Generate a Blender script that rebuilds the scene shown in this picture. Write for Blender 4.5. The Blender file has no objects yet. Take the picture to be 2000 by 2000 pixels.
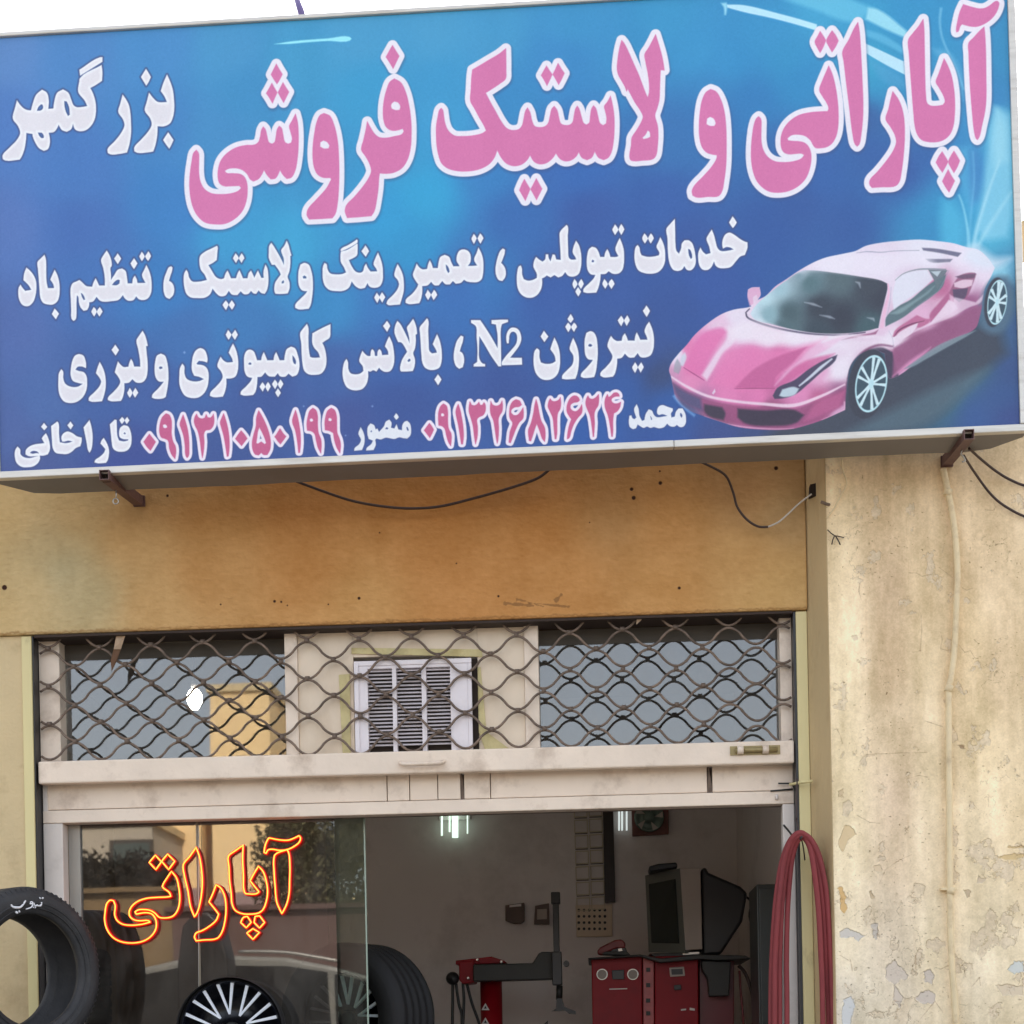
import bpy, bmesh, math, random
import numpy as np
from mathutils import Vector, Matrix
random.seed(7)
scene=bpy.context.scene; C=scene.collection
# ---------------------------------------------------------------- camera
F=3350.;PX=1000.;PY=2050.;PSI=0.0489;RHO=0.02
CAM=(0.,-6.7,1.3)
fw=(-math.sin(PSI),math.cos(PSI),0.)
r0=(math.cos(PSI),math.sin(PSI),0.)
R=(r0[0]*math.cos(RHO),r0[1]*math.cos(RHO),-math.sin(RHO))
U=(r0[0]*math.sin(RHO),r0[1]*math.sin(RHO),math.cos(RHO))
def ray(px,py):
    a=(px-PX)/F;b=(PY-py)/F
    return Vector([fw[i]+a*R[i]+b*U[i] for i in range(3)])
def P(px,py,Y):
    d=ray(px,py); t=(Y-CAM[1])/d[1]
    return (CAM[0]+d[0]*t,Y,CAM[2]+d[2]*t)
cam_d=bpy.data.cameras.new('camera'); cam=bpy.data.objects.new('camera',cam_d); C.objects.link(cam)
cam.matrix_world=Matrix(((R[0],U[0],-fw[0],CAM[0]),(R[1],U[1],-fw[1],CAM[1]),(R[2],U[2],-fw[2],CAM[2]),(0,0,0,1)))
cam_d.sensor_width=36.; cam_d.lens=F/2000*36; cam_d.shift_x=0.; cam_d.shift_y=(PY-1000)/2000
cam_d.clip_start=.05; cam_d.clip_end=1500
scene.camera=cam
# ---------------------------------------------------------------- sky, sun, exposure
SUN_EL=math.radians(43); SUN_AZ=math.radians(20)      # sun stands behind the shop, a little to the right
w=bpy.data.worlds.new("World"); scene.world=w; w.use_nodes=True
nt=w.node_tree; nt.nodes.clear()
sky=nt.nodes.new('ShaderNodeTexSky'); sky.sky_type='NISHITA'; sky.sun_disc=False
sky.sun_elevation=SUN_EL; sky.sun_rotation=SUN_AZ; sky.air_density=1.0; sky.dust_density=3.0; sky.ozone_density=1.0
hs=nt.nodes.new('ShaderNodeHueSaturation'); hs.inputs['Saturation'].default_value=.42
bgn=nt.nodes.new('ShaderNodeBackground'); bgn.inputs['Strength'].default_value=.15
wo=nt.nodes.new('ShaderNodeOutputWorld')
nt.links.new(sky.outputs[0],hs.inputs['Color']); nt.links.new(hs.outputs[0],bgn.inputs['Color']); nt.links.new(bgn.outputs[0],wo.inputs['Surface'])
sd=bpy.data.lights.new('sun','SUN'); sd.energy=4.6; sd.angle=math.radians(.5); sd.color=(1.,.94,.84)
so=bpy.data.objects.new('sun',sd); C.objects.link(so)
sv=Vector((math.sin(SUN_AZ)*math.cos(SUN_EL),math.cos(SUN_AZ)*math.cos(SUN_EL),math.sin(SUN_EL)))
so.rotation_euler=sv.to_track_quat('Z','Y').to_euler(); so.location=(0,0,30)
scene.view_settings.view_transform='Standard'; scene.view_settings.look='None'
scene.view_settings.gamma=1.; scene.view_settings.use_curve_mapping=False
scene.view_settings.exposure=1.8

# ---------------------------------------------------------------- helpers
def hexc(r,g,b): 
    f=lambda c:(c/255/12.92) if c/255<=.04045 else ((c/255+.055)/1.055)**2.4
    return (f(r),f(g),f(b),1.)
MATS={}
def mat(name,rgb,rough=.6,metal=0.,var=.0,vscale=6.,bump=0.,bscale=40.,dirt=None,dscale=3.,damt=.5,stretch=(1,1,1),emit=None,estr=0.,spec=.5,dth=(.5,.7)):
    """procedural paint: base colour with soft variation, shaped dirt marks and fine relief"""
    if name in MATS: return MATS[name]
    m=bpy.data.materials.new(name); m.use_nodes=True; MATS[name]=m
    n=m.node_tree.nodes; l=m.node_tree.links; b=n['Principled BSDF']
    c=hexc(*rgb); b.inputs['Base Color'].default_value=c; b.inputs['Roughness'].default_value=rough; b.inputs['Metallic'].default_value=metal
    b.inputs['Specular IOR Level'].default_value=spec
    tc=n.new('ShaderNodeTexCoord'); mp=n.new('ShaderNodeMapping'); mp.inputs['Scale'].default_value=stretch; l.new(tc.outputs['Object'],mp.inputs[0])
    cur=None
    if var>0:
        no=n.new('ShaderNodeTexNoise'); no.inputs['Scale'].default_value=vscale; no.inputs['Detail'].default_value=6; l.new(mp.outputs[0],no.inputs[0])
        mx=n.new('ShaderNodeMixRGB'); mx.blend_type='MIX'; mx.inputs[1].default_value=tuple(min(1,v*(1-var)) for v in c[:3])+(1,); mx.inputs[2].default_value=tuple(min(1,v*(1+var)) for v in c[:3])+(1,)
        rp=n.new('ShaderNodeValToRGB'); rp.color_ramp.elements[0].position=.3; rp.color_ramp.elements[1].position=.7
        l.new(no.outputs[0],rp.inputs[0]); l.new(rp.outputs[0],mx.inputs[0]); cur=mx.outputs[0]
    if dirt is not None:
        nd=n.new('ShaderNodeTexNoise'); nd.inputs['Scale'].default_value=dscale; nd.inputs['Detail'].default_value=9; nd.inputs['Roughness'].default_value=.65; l.new(mp.outputs[0],nd.inputs[0])
        rp=n.new('ShaderNodeValToRGB'); rp.color_ramp.elements[0].position=dth[0]; rp.color_ramp.elements[1].position=dth[1]
        l.new(nd.outputs[0],rp.inputs[0]); ml=n.new('ShaderNodeMath'); ml.operation='MULTIPLY'; ml.inputs[1].default_value=damt; l.new(rp.outputs[0],ml.inputs[0])
        mx=n.new('ShaderNodeMixRGB'); l.new(ml.outputs[0],mx.inputs[0])
        if cur is None: mx.inputs[1].default_value=c
        else: l.new(cur,mx.inputs[1])
        mx.inputs[2].default_value=hexc(*dirt); cur=mx.outputs[0]
    if cur is not None: l.new(cur,b.inputs['Base Color'])
    if bump>0:
        nb=n.new('ShaderNodeTexNoise'); nb.inputs['Scale'].default_value=bscale; nb.inputs['Detail'].default_value=8; l.new(mp.outputs[0],nb.inputs[0])
        bp=n.new('ShaderNodeBump'); bp.inputs['Strength'].default_value=bump; bp.inputs['Distance'].default_value=.01
        l.new(nb.outputs[0],bp.inputs['Height']); l.new(bp.outputs[0],b.inputs['Normal'])
    if emit is not None:
        b.inputs['Emission Color'].default_value=hexc(*emit); b.inputs['Emission Strength'].default_value=estr
    return m
def img_mat(name,arr,rough=.5,mapping=None,bump=None,spec=.5,ext='EXTEND'):
    """material whose colour is painted by the script itself (numbers -> pixels); mapped by UV"""
    h,w_=arr.shape[:2]
    im=bpy.data.images.new(name,w_,h,alpha=False); px=np.ones((h,w_,4),np.float32); px[...,:3]=arr[::-1]/255.
    im.pixels.foreach_set(px.ravel()); im.update(); im.pack()
    m=bpy.data.materials.new(name); m.use_nodes=True; n=m.node_tree.nodes; l=m.node_tree.links; b=n['Principled BSDF']
    t=n.new('ShaderNodeTexImage'); t.image=im; t.extension=ext; uv=n.new('ShaderNodeUVMap'); l.new(uv.outputs[0],t.inputs[0]); l.new(t.outputs[0],b.inputs['Base Color'])
    b.inputs['Roughness'].default_value=rough; b.inputs['Specular IOR Level'].default_value=spec
    if bump is not None:
        ib=bpy.data.images.new(name+'_relief',w_,h,alpha=False,float_buffer=True); ib.colorspace_settings.name='Non-Color'
        q=np.ones((h,w_,4),np.float32); q[...,:3]=bump[::-1][...,None]; ib.pixels.foreach_set(q.ravel()); ib.update(); ib.pack()
        t2=n.new('ShaderNodeTexImage'); t2.image=ib; t2.extension=ext; l.new(uv.outputs[0],t2.inputs[0])
        bp=n.new('ShaderNodeBump'); bp.inputs['Strength'].default_value=1.; bp.inputs['Distance'].default_value=.006; l.new(t2.outputs[0],bp.inputs['Height'])
        nf=n.new('ShaderNodeTexNoise'); nf.inputs['Scale'].default_value=90; nf.inputs['Detail'].default_value=6
        tc=n.new('ShaderNodeTexCoord'); l.new(tc.outputs['Object'],nf.inputs[0])
        b2=n.new('ShaderNodeBump'); b2.inputs['Strength'].default_value=.25; b2.inputs['Distance'].default_value=.005; l.new(nf.outputs[0],b2.inputs['Height']); l.new(bp.outputs[0],b2.inputs['Normal'])
        l.new(b2.outputs[0],b.inputs['Normal'])
    return m
class MB:
    def __init__(s): s.v=[]; s.f=[]; s.sm=[]
    def add(s,vs,fs,smooth=False):
        k=len(s.v); s.v+=[tuple(v) for v in vs]; s.f+=[tuple(i+k for i in f) for f in fs]; s.sm+=[smooth]*len(fs); return s
    def box(s,x0,x1,y0,y1,z0,z1):
        return s.add([(x0,y0,z0),(x1,y0,z0),(x1,y1,z0),(x0,y1,z0),(x0,y0,z1),(x1,y0,z1),(x1,y1,z1),(x0,y1,z1)],
            [(0,3,2,1),(4,5,6,7),(0,1,5,4),(1,2,6,5),(2,3,7,6),(3,0,4,7)])
    def prism(s,pts,vec):
        """polygon pts (3-D, any winding) pushed along vec"""
        n=len(pts); p=[Vector(q) for q in pts]; v=Vector(vec)
        nr=Vector((0,0,0))
        for i in range(n): nr+=p[i].cross(p[(i+1)%n])
        if nr.dot(v)>0: p=p[::-1]
        q=[a+v for a in p]
        return s.add(p+q,[tuple(range(n)),tuple(range(2*n-1,n-1,-1))]+[(i,i+n,(i+1)%n+n,(i+1)%n) for i in range(n)])
    def tube(s,pts,r,n=8,caps=True,closed=False):
        p=[Vector(q) for q in pts]; m=len(p); rs=r if hasattr(r,'__len__') else [r]*m
        vs=[]; up=Vector((0,0,1)); prev=None
        for i in range(m):
            if closed: t=(p[(i+1)%m]-p[i-1])
            else: t=p[min(i+1,m-1)]-p[max(i-1,0)]
            t.normalize()
            if prev is None:
                a=t.cross(up) if abs(t.dot(up))<.95 else t.cross(Vector((1,0,0)))
                a.normalize()
            else: a=(prev-t*prev.dot(t)); a.normalize()
            prev=a; b=t.cross(a)
            for k in range(n):
                th=2*math.pi*k/n; vs.append(p[i]+(a*math.cos(th)+b*math.sin(th))*rs[i])
        fs=[]
        for i in range(m if closed else m-1):
            j=(i+1)%m
            for k in range(n): fs.append((i*n+k,i*n+(k+1)%n,j*n+(k+1)%n,j*n+k))
        s.add(vs,fs,True)
        if caps and not closed:
            k=len(s.v)-len(vs); s.f+=[tuple(k+i for i in range(n-1,-1,-1)),tuple(k+(m-1)*n+i for i in range(n))]; s.sm+=[False,False]
        return s
    def lathe(s,prof,center,axis,n=48,closed=False):
        """profile [(radius, offset along axis)] turned round axis"""
        ax=Vector(axis).normalized(); a=ax.cross(Vector((0,0,1)));
        if a.length<.1: a=ax.cross(Vector((1,0,0)))
        a.normalize(); b=ax.cross(a); c=Vector(center); vs=[]; m=len(prof)
        for k in range(n):
            th=2*math.pi*k/n; d=a*math.cos(th)+b*math.sin(th)
            for r,o in prof: vs.append(c+d*r+ax*o)
        fs=[]
        for k in range(n):
            j=(k+1)%n
            for i in range(m if closed else m-1):
                q=(i+1)%m; fs.append((k*m+i,j*m+i,j*m+q,k*m+q))
        return s.add(vs,fs,True)
    def build(s,name,m,parent=None,bevel=0.,origin=None):
        me=bpy.data.meshes.new(name); o_=Vector(origin) if origin is not None else (Vector(parent.location) if parent is not None and parent.type=='EMPTY' and parent.parent is None else Vector((0,0,0)))
        if origin is None and parent is None and s.v:
            a=np.array([tuple(v) for v in s.v]); o_=Vector(((a[:,0].min()+a[:,0].max())/2,(a[:,1].min()+a[:,1].max())/2,a[:,2].min()))
        if parent is not None: o_=PW[parent.name]
        me.from_pydata([tuple(Vector(v)-o_) for v in s.v],[],s.f); me.update()
        me.polygons.foreach_set('use_smooth',s.sm)
        bm=bmesh.new(); bm.from_mesh(me); bmesh.ops.recalc_face_normals(bm,faces=bm.faces); bm.to_mesh(me); bm.free()
        if m is not None: me.materials.append(m)
        o=bpy.data.objects.new(name,me); C.objects.link(o)
        if parent is not None: o.parent=parent
        else: o.location=o_
        PW[o.name]=o_.copy()
        if bevel>0:
            bv=o.modifiers.new('bevel','BEVEL'); bv.width=bevel; bv.segments=2; bv.limit_method='ANGLE'; bv.angle_limit=math.radians(40)
        return o
PW={}     # world position of every object's origin, by object name
def thing(name,label,cat,loc=(0,0,0),group=None):
    o=bpy.data.objects.new(name,None); o.empty_display_size=.1; C.objects.link(o); o.location=loc; PW[o.name]=Vector(loc)
    return tag(o,label,cat,group)
def tag(o,label,cat,group=None,kind=None):
    if label: o['label']=label
    if cat: o['category']=cat
    if group: o['group']=group
    if kind: o['kind']=kind
    return o
def dup(o,parent,delta):
    """a copy of a part (sharing its mesh) moved by delta within the same thing"""
    c=o.copy(); C.objects.link(c); c.parent=parent; c.location=Vector(o.location)+Vector(delta); PW[c.name]=PW[o.name]+Vector(delta); return c
def PP(txt,Y,tile=None):
    ox,oy,s=tile or (0,0,1)
    return [P(ox+float(a.split(',')[0])/s,oy+float(a.split(',')[1])/s,Y) for a in txt.split()]
def cr(pts,n=6):
    """smooth 3-D curve through points"""
    p=[Vector(q) for q in pts]; out=[]
    for i in range(len(p)-1):
        a=p[max(i-1,0)];b=p[i];c=p[i+1];d=p[min(i+2,len(p)-1)]
        for k in range(n):
            t=k/n; out.append(.5*((2*b)+(c-a)*t+(2*a-5*b+4*c-d)*t*t+(-a+3*b-3*c+d)*t**3))
    out.append(p[-1]); return out
def value_noise(h,w_,cell,rng,sx=1.,sy=1.):
    gh=int(h/(cell*sy))+3; gw=int(w_/(cell*sx))+3; g=rng.random((gh,gw))
    y=np.arange(h)/(cell*sy); x=np.arange(w_)/(cell*sx); yi=y.astype(int); xi=x.astype(int); fy=y-yi; fx=x-xi
    fy=(fy*fy*(3-2*fy))[:,None]; fx=(fx*fx*(3-2*fx))[None,:]
    return (g[yi][:,xi]*(1-fx)+g[yi][:,xi+1]*fx)*(1-fy)+(g[yi+1][:,xi]*(1-fx)+g[yi+1][:,xi+1]*fx)*fy
def fbm(h,w_,cell,rng,octs=5,sx=1.,sy=1.,gain=.55):
    t=np.zeros((h,w_)); a=1.; s_=0.
    for k in range(octs): t+=a*value_noise(h,w_,max(cell/2**k,1.2),rng,sx,sy); s_+=a; a*=gain
    return t/s_
def uv_plane(o,fn):
    me=o.data; uvl=me.uv_layers.new(name='UVMap')
    for lp in me.loops:
        uvl.data[lp.index].uv=fn(Vector(me.vertices[lp.vertex_index].co)+PW[o.name])
GLYPHS="""
K P
T 1440 0 4
940,175 915,215 870,310 820,405 830,480 850,650 875,850 900,1050 918,1125 935,1142 950,1125 965,1050 978,920 980,800 975,650 968,500 960,350 950,230
645,245 665,275 690,315 665,375 645,410 625,375 605,325 625,285
738,240 765,275 787,318 765,365 738,405 715,365 695,318 715,275
712,515 740,580 765,680 780,780 787,880 785,980 770,1060 740,1115 700,1145 650,1155 615,1155 600,1145 570,1095 530,1062 480,1050 420,1055 388,1080 395,1098 430,1102 480,1105 520,1115 550,1140 570,1185 575,1240 562,1320 530,1395 470,1455 400,1490 320,1503 250,1495 195,1462 150,1410 120,1330 108,1250 107,1160 115,1060 130,970 148,925 165,910 182,930 185,1000 185,1100 200,1170 235,1225 290,1260 360,1268 430,1262 500,1238 522,1210 500,1198 450,1200 400,1203 365,1190 345,1160 338,1110 342,1060 365,1000 410,945 480,900 560,880 650,872 705,870 712,845 695,800 660,745 640,705 665,625 695,555
1212,715 1200,760 1180,850 1158,930 1195,990 1230,1055 1240,1110 1220,1170 1160,1260 1090,1345 1035,1405 1032,1440 1050,1465 1120,1460 1235,1450 1262,1420 1280,1340 1297,1200 1305,1060 1300,930 1285,850 1255,775
1450,150 1415,205 1370,260 1335,310 1340,420 1350,560 1362,720 1375,880 1385,980 1405,1050 1440,1092 1500,1108 1570,1105 1620,1085 1660,1045 1685,980 1695,900 1697,800 1690,700 1670,590 1640,510 1613,458 1595,510 1570,580 1550,640 1575,685 1610,750 1620,795 1605,820 1560,828 1505,825 1480,805 1470,740 1465,640 1462,500 1460,350 1457,230
1598,1185 1620,1220 1645,1262 1625,1300 1600,1345 1575,1310 1550,1268 1572,1222
1690,1180 1712,1215 1735,1255 1715,1305 1690,1348 1668,1310 1648,1265 1668,1215
1645,1325 1668,1370 1695,1412 1672,1460 1652,1500 1625,1460 1600,1415 1622,1370
T 1517 0 4
1618,210 1580,245 1535,295 1498,335 1498,420 1503,560 1512,720 1525,880 1540,1020 1555,1080 1565,1090 1578,1072 1600,980 1622,880 1633,780 1633,600 1630,400 1625,280
1455,35 1520,55 1580,68 1620,65 1660,45 1705,12 1722,10 1733,22 1728,60 1705,110 1670,150 1620,185 1560,207 1510,205 1470,195 1445,188 1430,205 1415,245 1402,250 1400,235 1412,160 1430,90
T 1120 0 4
1070,698 1035,720 1005,780 988,870 980,980 985,1080 1005,1150 1040,1190 1085,1205 1120,1210 1118,1235 1080,1300 1010,1380 940,1455 925,1490 930,1525 960,1540 1050,1535 1130,1530 1155,1500 1175,1410 1190,1280 1193,1150 1190,1000 1178,880 1150,780 1110,715
-1040,925 1065,910 1095,925 1110,965 1100,985 1065,985 1035,970
375,315 360,370 345,460 340,540 350,585 375,630 400,675 414,712 422,692 445,735 480,800 520,860 542,910 530,950 490,1020 455,1075 450,1130 440,1240 450,1252 540,1252 620,1240 642,1215 655,1140 660,1050 655,980 635,900 650,850 668,780 672,690 675,600 678,548 692,546 708,548 700,490 685,420 665,350 640,270 615,320 585,375 555,425 562,480 580,570 590,650 590,720 580,765 565,735 540,670 510,590 470,500 430,410 395,340
-578,1015 595,1030 600,1070 580,1080 545,1088 535,1075 560,1050
T 800 0 4
750,380 700,420 620,468 550,510 490,545 483,600 478,700 475,790 505,845 545,920 580,980 598,1020 570,1040 500,1058 410,1065 350,1060 300,1020 275,960 265,900 258,860 245,845 232,860 220,910 208,980 207,1060 212,1140 225,1210 250,1275 300,1315 380,1335 470,1335 550,1318 620,1280 660,1230 683,1170 715,1230 755,1275 810,1295 870,1285 915,1250 940,1210 970,1260 1010,1280 1060,1275 1110,1240 1142,1195 1175,1240 1215,1258 1260,1250 1300,1220 1320,1185 1345,1230 1385,1248 1420,1230 1445,1180 1475,1230 1515,1248 1550,1230 1575,1185 1590,1110 1597,1020 1597,930 1588,840 1568,750 1545,795 1520,830 1528,870 1538,920 1535,965 1510,980 1485,962 1470,910 1452,845 1435,825 1420,850 1410,910 1402,960 1380,975 1358,962 1340,910 1322,850 1308,828 1295,850 1282,910 1272,955 1250,975 1210,978 1180,965 1165,920 1150,860 1128,830 1110,850 1095,910 1080,965 1055,988 1010,995 975,985 955,945 940,880 920,842 905,865 890,930 878,980 855,1008 800,1018 755,1000 715,950 670,870 625,790 592,725 640,695 700,655 748,615 752,550 752,460
-1070,1200 1069,1201 1070,1202
1068,515 1090,550 1113,582 1095,620 1072,668 1050,625 1027,588 1048,550
1158,495 1182,535 1207,572 1185,620 1163,660 1140,618 1118,580 1138,540
895,1400 918,1440 940,1475 922,1520 903,1565 880,1525 857,1485 875,1440
988,1395 1010,1435 1033,1475 1010,1520 990,1560 968,1518 945,1478 966,1438
T 340 0 4
1705,355 1730,395 1757,438 1732,490 1710,535 1683,488 1655,445 1682,395
1720,615 1685,640 1660,700 1640,780 1632,860 1637,940 1660,995 1700,1018 1750,1015 1785,1003 1795,1025 1780,1048 1720,1065 1650,1078 1600,1072 1565,1045 1535,1000 1508,950 1498,1010 1480,1090 1463,1170 1495,1220 1525,1275 1540,1335 1525,1380 1480,1450 1410,1535 1345,1605 1335,1650 1352,1700 1430,1695 1540,1685 1562,1650 1580,1570 1595,1460 1600,1380 1605,1352 1660,1355 1720,1345 1780,1310 1820,1250 1845,1160 1852,1060 1850,950 1835,830 1808,720 1770,645
-1700,805 1720,790 1750,800 1768,830 1762,860 1730,862 1698,850 1692,825
1170,885 1140,900 1115,950 1098,1030 1085,1130 1083,1230 1095,1310 1120,1360 1160,1385 1220,1388 1228,1400 1190,1470 1110,1560 1045,1635 1037,1680 1055,1712 1140,1708 1235,1702 1258,1670 1275,1590 1285,1470 1288,1350 1285,1210 1275,1090 1250,980 1215,905
-1140,1110 1165,1095 1195,1108 1215,1135 1208,1160 1170,1162 1138,1145
948,890 920,945 900,985 910,1030 922,1085 915,1115 890,1125 865,1110 850,1050 838,1000 820,985 805,1010 795,1070 785,1110 765,1125 740,1112 725,1060 712,1010 695,990 682,1015 672,1070 658,1110 630,1130 560,1135 480,1155 410,1200 365,1255 345,1320 342,1380 355,1430 390,1452 450,1452 510,1450 525,1468 500,1492 440,1512 360,1518 290,1510 235,1475 205,1420 193,1350 193,1260 190,1195 172,1172 152,1195 138,1260 125,1350 120,1440 127,1530 145,1610 180,1680 240,1735 320,1750 400,1745 470,1710 530,1650 560,1580 572,1500 568,1430 550,1385 520,1362 460,1355 410,1352 393,1335 420,1318 480,1312 530,1325 570,1358 595,1400 620,1415 660,1395 685,1360 702,1325 725,1365 755,1398 790,1392 812,1360 827,1325 850,1365 880,1395 915,1385 945,1330 962,1240 970,1140 970,1030 963,950
798,500 820,540 845,580 822,625 803,655 780,620 757,582 778,540
763,650 785,690 805,722 785,765 768,805 745,765 720,728 742,690
850,645 872,682 896,718 875,760 855,800 832,760 812,722 830,685
K W
T 0 60 5.3667
1050,278 1072,278 1072,325 840,470 832,410
1065,360 1072,440 1068,525 1000,570 945,600 975,660 1000,750 1005,840 990,930 950,1000 890,1045 820,1050 785,1030 765,975 745,1030 700,1058 650,1040 615,985 585,1040 560,1062 510,1068 520,1120 520,1190 500,1240 460,1258 410,1230 370,1170 345,1110 340,1080 275,1070 272,1130 255,1240 225,1320 205,1350 60,1360 30,1345 28,1305 100,1225 180,1140 212,1070 190,1000 135,920 160,800 178,730 205,770 250,815 290,832 325,835 345,760 380,670 440,618 490,650 510,730 505,820 560,815 570,740 600,650 660,615 715,650 745,720 770,780 800,800 870,798 915,790 890,735 820,640 830,540 838,498
-385,840 400,800 430,770 448,775 452,810 430,835
-395,1065 440,1068 460,1100 458,1125 435,1125 410,1100
-672,735 700,740 725,800 732,880 712,895 690,850 675,790
1285,670 1320,720 1350,780 1365,860 1372,960 1372,1080 1355,1190 1330,1275 1250,1290 1160,1295 1130,1280 1128,1240 1200,1160 1270,1070 1305,990 1290,930 1240,850 1262,760
1530,400 1555,440 1580,485 1555,540 1532,575 1505,530 1478,485 1505,440
1750,460 1785,540 1810,620 1822,720 1825,820 1810,910 1780,970 1720,1000 1650,1000 1648,1080 1630,1190 1605,1265 1540,1275 1440,1278 1408,1262 1408,1222 1480,1140 1550,1060 1590,985 1575,920 1518,835 1540,740 1562,650 1600,700 1650,745 1750,748 1725,690 1685,632 1715,540
1762,1065 1790,1105 1817,1145 1795,1195 1773,1235 1740,1190 1710,1145 1735,1105
T 1170 410 6
1562,75 1585,105 1610,145 1590,180 1565,210 1540,175 1522,145 1545,105
1525,265 1580,290 1650,340 1700,368 1735,380 1735,440 1705,525 1650,545 1600,600 1540,665 1480,680 1400,675 1365,650 1345,600 1310,670 1270,700 1210,695 1175,650 1160,570 1162,500 1185,440 1215,490 1250,520 1305,505 1290,430 1258,335 1285,280 1318,230 1345,300 1365,380 1385,445 1420,478 1500,478 1575,462 1540,440 1490,432 1450,450 1442,410 1450,340 1480,285
885,105 888,250 892,400 905,480 935,512 960,450 970,390 1000,355 1045,355 1085,385 1110,450 1125,530 1130,610 1110,670 1070,705 1030,700 995,655 970,695 920,712 870,700 835,650 815,580 805,480 800,330 788,220 835,160
-1040,455 1060,460 1085,510 1090,560 1072,575 1050,530
715,320 745,380 765,450 772,540 765,620 730,690 680,730 600,745 520,735 460,705 430,650 415,580 415,500 430,430 450,410 470,440 478,490 495,530 560,548 640,545 700,530 705,500 672,430 695,370
530,275 555,305 570,335 552,365 535,390 515,360 505,330 515,300
605,275 625,300 638,330 622,360 603,390 585,360 572,330 588,300
185,170 208,200 225,230 205,262 185,290 168,260 155,230 170,198
258,165 278,195 293,225 278,258 258,290 240,258 225,228 240,195
T 880 420 6
1980,270 2005,330 2025,400 2030,480 2028,560 2010,640 1970,680 1900,685 1850,655 1815,685 1755,690 1750,760 1725,860 1705,905 1590,910 1555,900 1555,870 1620,800 1680,735 1695,700 1640,690 1605,640 1595,560 1600,470 1620,400 1655,370 1700,385 1730,430 1750,490 1800,490 1815,430 1835,400 1855,440 1870,490 1940,490 1965,480 1930,400 1950,330
-1650,540 1660,520 1680,530 1678,552 1655,552
1800,750 1825,780 1840,808 1825,835 1810,860 1790,830 1778,805 1788,775
1885,750 1905,775 1918,805 1900,835 1883,862 1862,830 1848,805 1862,775
1355,115 1370,130 1370,250 1375,400 1385,500 1410,520 1470,520 1465,500 1430,435 1440,370 1468,300 1500,350 1522,430 1530,520 1522,620 1495,690 1440,718 1380,710 1340,665 1305,710 1260,728 1215,700 1170,728 1125,705 1100,725 1068,740 1070,800 1055,870 1010,935 950,965 880,960 820,920 785,850 775,760 780,670 800,600 820,590 832,620 835,690 855,750 905,768 960,760 1010,735 1010,690 970,600 980,530 1000,490 1035,520 1075,545 1105,520 1115,460 1140,460 1150,510 1170,540 1195,460 1220,465 1235,520 1290,525 1285,400 1278,280 1280,200
1450,750 1470,775 1485,808 1468,838 1450,862 1435,835 1428,808 1438,775
1530,750 1545,775 1558,805 1540,840 1525,862 1508,835 1495,808 1510,775
1492,845 1510,870 1525,895 1510,925 1495,950 1475,920 1462,895 1475,870
610,390 635,405 630,450 610,510 590,560 610,580 635,620 645,680 635,730 605,770 565,760 535,710 525,640 535,560 555,480 580,420
270,220 290,245 303,272 288,305 272,335 255,305 245,275 258,245
345,215 368,242 382,270 365,302 348,332 328,300 315,272 330,242
T 590 440 6
2065,260 2100,330 2118,400 2122,480 2118,560 2100,630 2060,660 2000,665 1930,655 1895,635 1860,670 1800,682 1765,650 1730,690 1680,688 1640,650 1600,700 1550,700 1510,660 1470,700 1405,710 1405,790 1385,880 1370,910 1250,920 1212,905 1215,870 1290,800 1350,720 1360,690 1325,640 1298,580 1320,510 1342,450 1370,490 1410,515 1465,510 1475,460 1495,410 1515,450 1530,500 1590,500 1600,430 1620,370 1670,345 1720,370 1745,430 1770,480 1840,480 1840,470 1812,420 1815,350 1840,300 1880,282 1935,295 1965,330 1975,390 1965,440 1940,475 2000,475 2050,470 2015,400 2045,320
-1680,455 1700,470 1722,510 1728,545 1710,558 1690,520
1470,755 1492,785 1510,812 1492,845 1475,872 1455,840 1442,812 1458,785
1545,755 1568,785 1580,815 1560,845 1540,872 1522,840 1510,812 1528,785
1118,455 1155,520 1180,590 1190,680 1188,770 1165,860 1145,925 1080,930 1010,932 988,915 1000,880 1060,820 1115,750 1135,690 1120,640 1082,590 1092,520
740,235 762,265 782,302 762,335 745,365 720,335 695,302 720,268
888,320 920,400 940,480 945,570 940,650 910,710 850,730 790,715 765,675 735,730 680,740 630,715 580,655 545,730 480,765 400,768 320,755 270,710 245,640 240,560 245,480 262,440 285,455 295,510 325,560 400,575 470,570 515,550 490,490 455,430 450,350 455,305 520,290 590,250 640,215 648,220 648,290 640,350 590,385 545,405 580,480 625,540 680,555 710,540 730,480 748,450 770,500 800,540 880,540 870,510 838,455 860,380
460,272 540,230 620,180 640,165 648,175 645,205 580,245 510,280 460,302 450,290
875,790 895,820 912,845 895,875 880,905 860,875 845,845 860,815
935,785 955,812 972,840 955,870 938,902 918,870 905,842 918,812
T 300 450 6
1765,380 1815,400 1845,470 1862,560 1865,670 1855,780 1835,880 1815,915 1700,922 1660,905 1660,870 1720,800 1780,740 1800,710 1740,700 1705,650 1695,560 1700,470 1720,400
-1745,540 1765,525 1790,540 1790,562 1750,562
1378,145 1400,175 1440,240 1480,310 1510,370 1525,405 1525,330 1500,260 1495,230 1530,180 1558,120 1580,170 1595,230 1612,290 1600,300 1600,390 1588,480 1568,540 1590,610 1590,680 1570,735 1500,742 1430,740 1418,720 1425,610 1450,570 1490,515 1470,470 1420,400 1385,400 1350,320 1350,260 1355,180
-1500,600 1520,580 1530,600 1522,618 1500,622
960,268 985,300 998,325 980,350 965,378 945,350 930,325 945,295
1030,268 1050,295 1062,325 1045,350 1030,378 1012,350 998,325 1012,298
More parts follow.
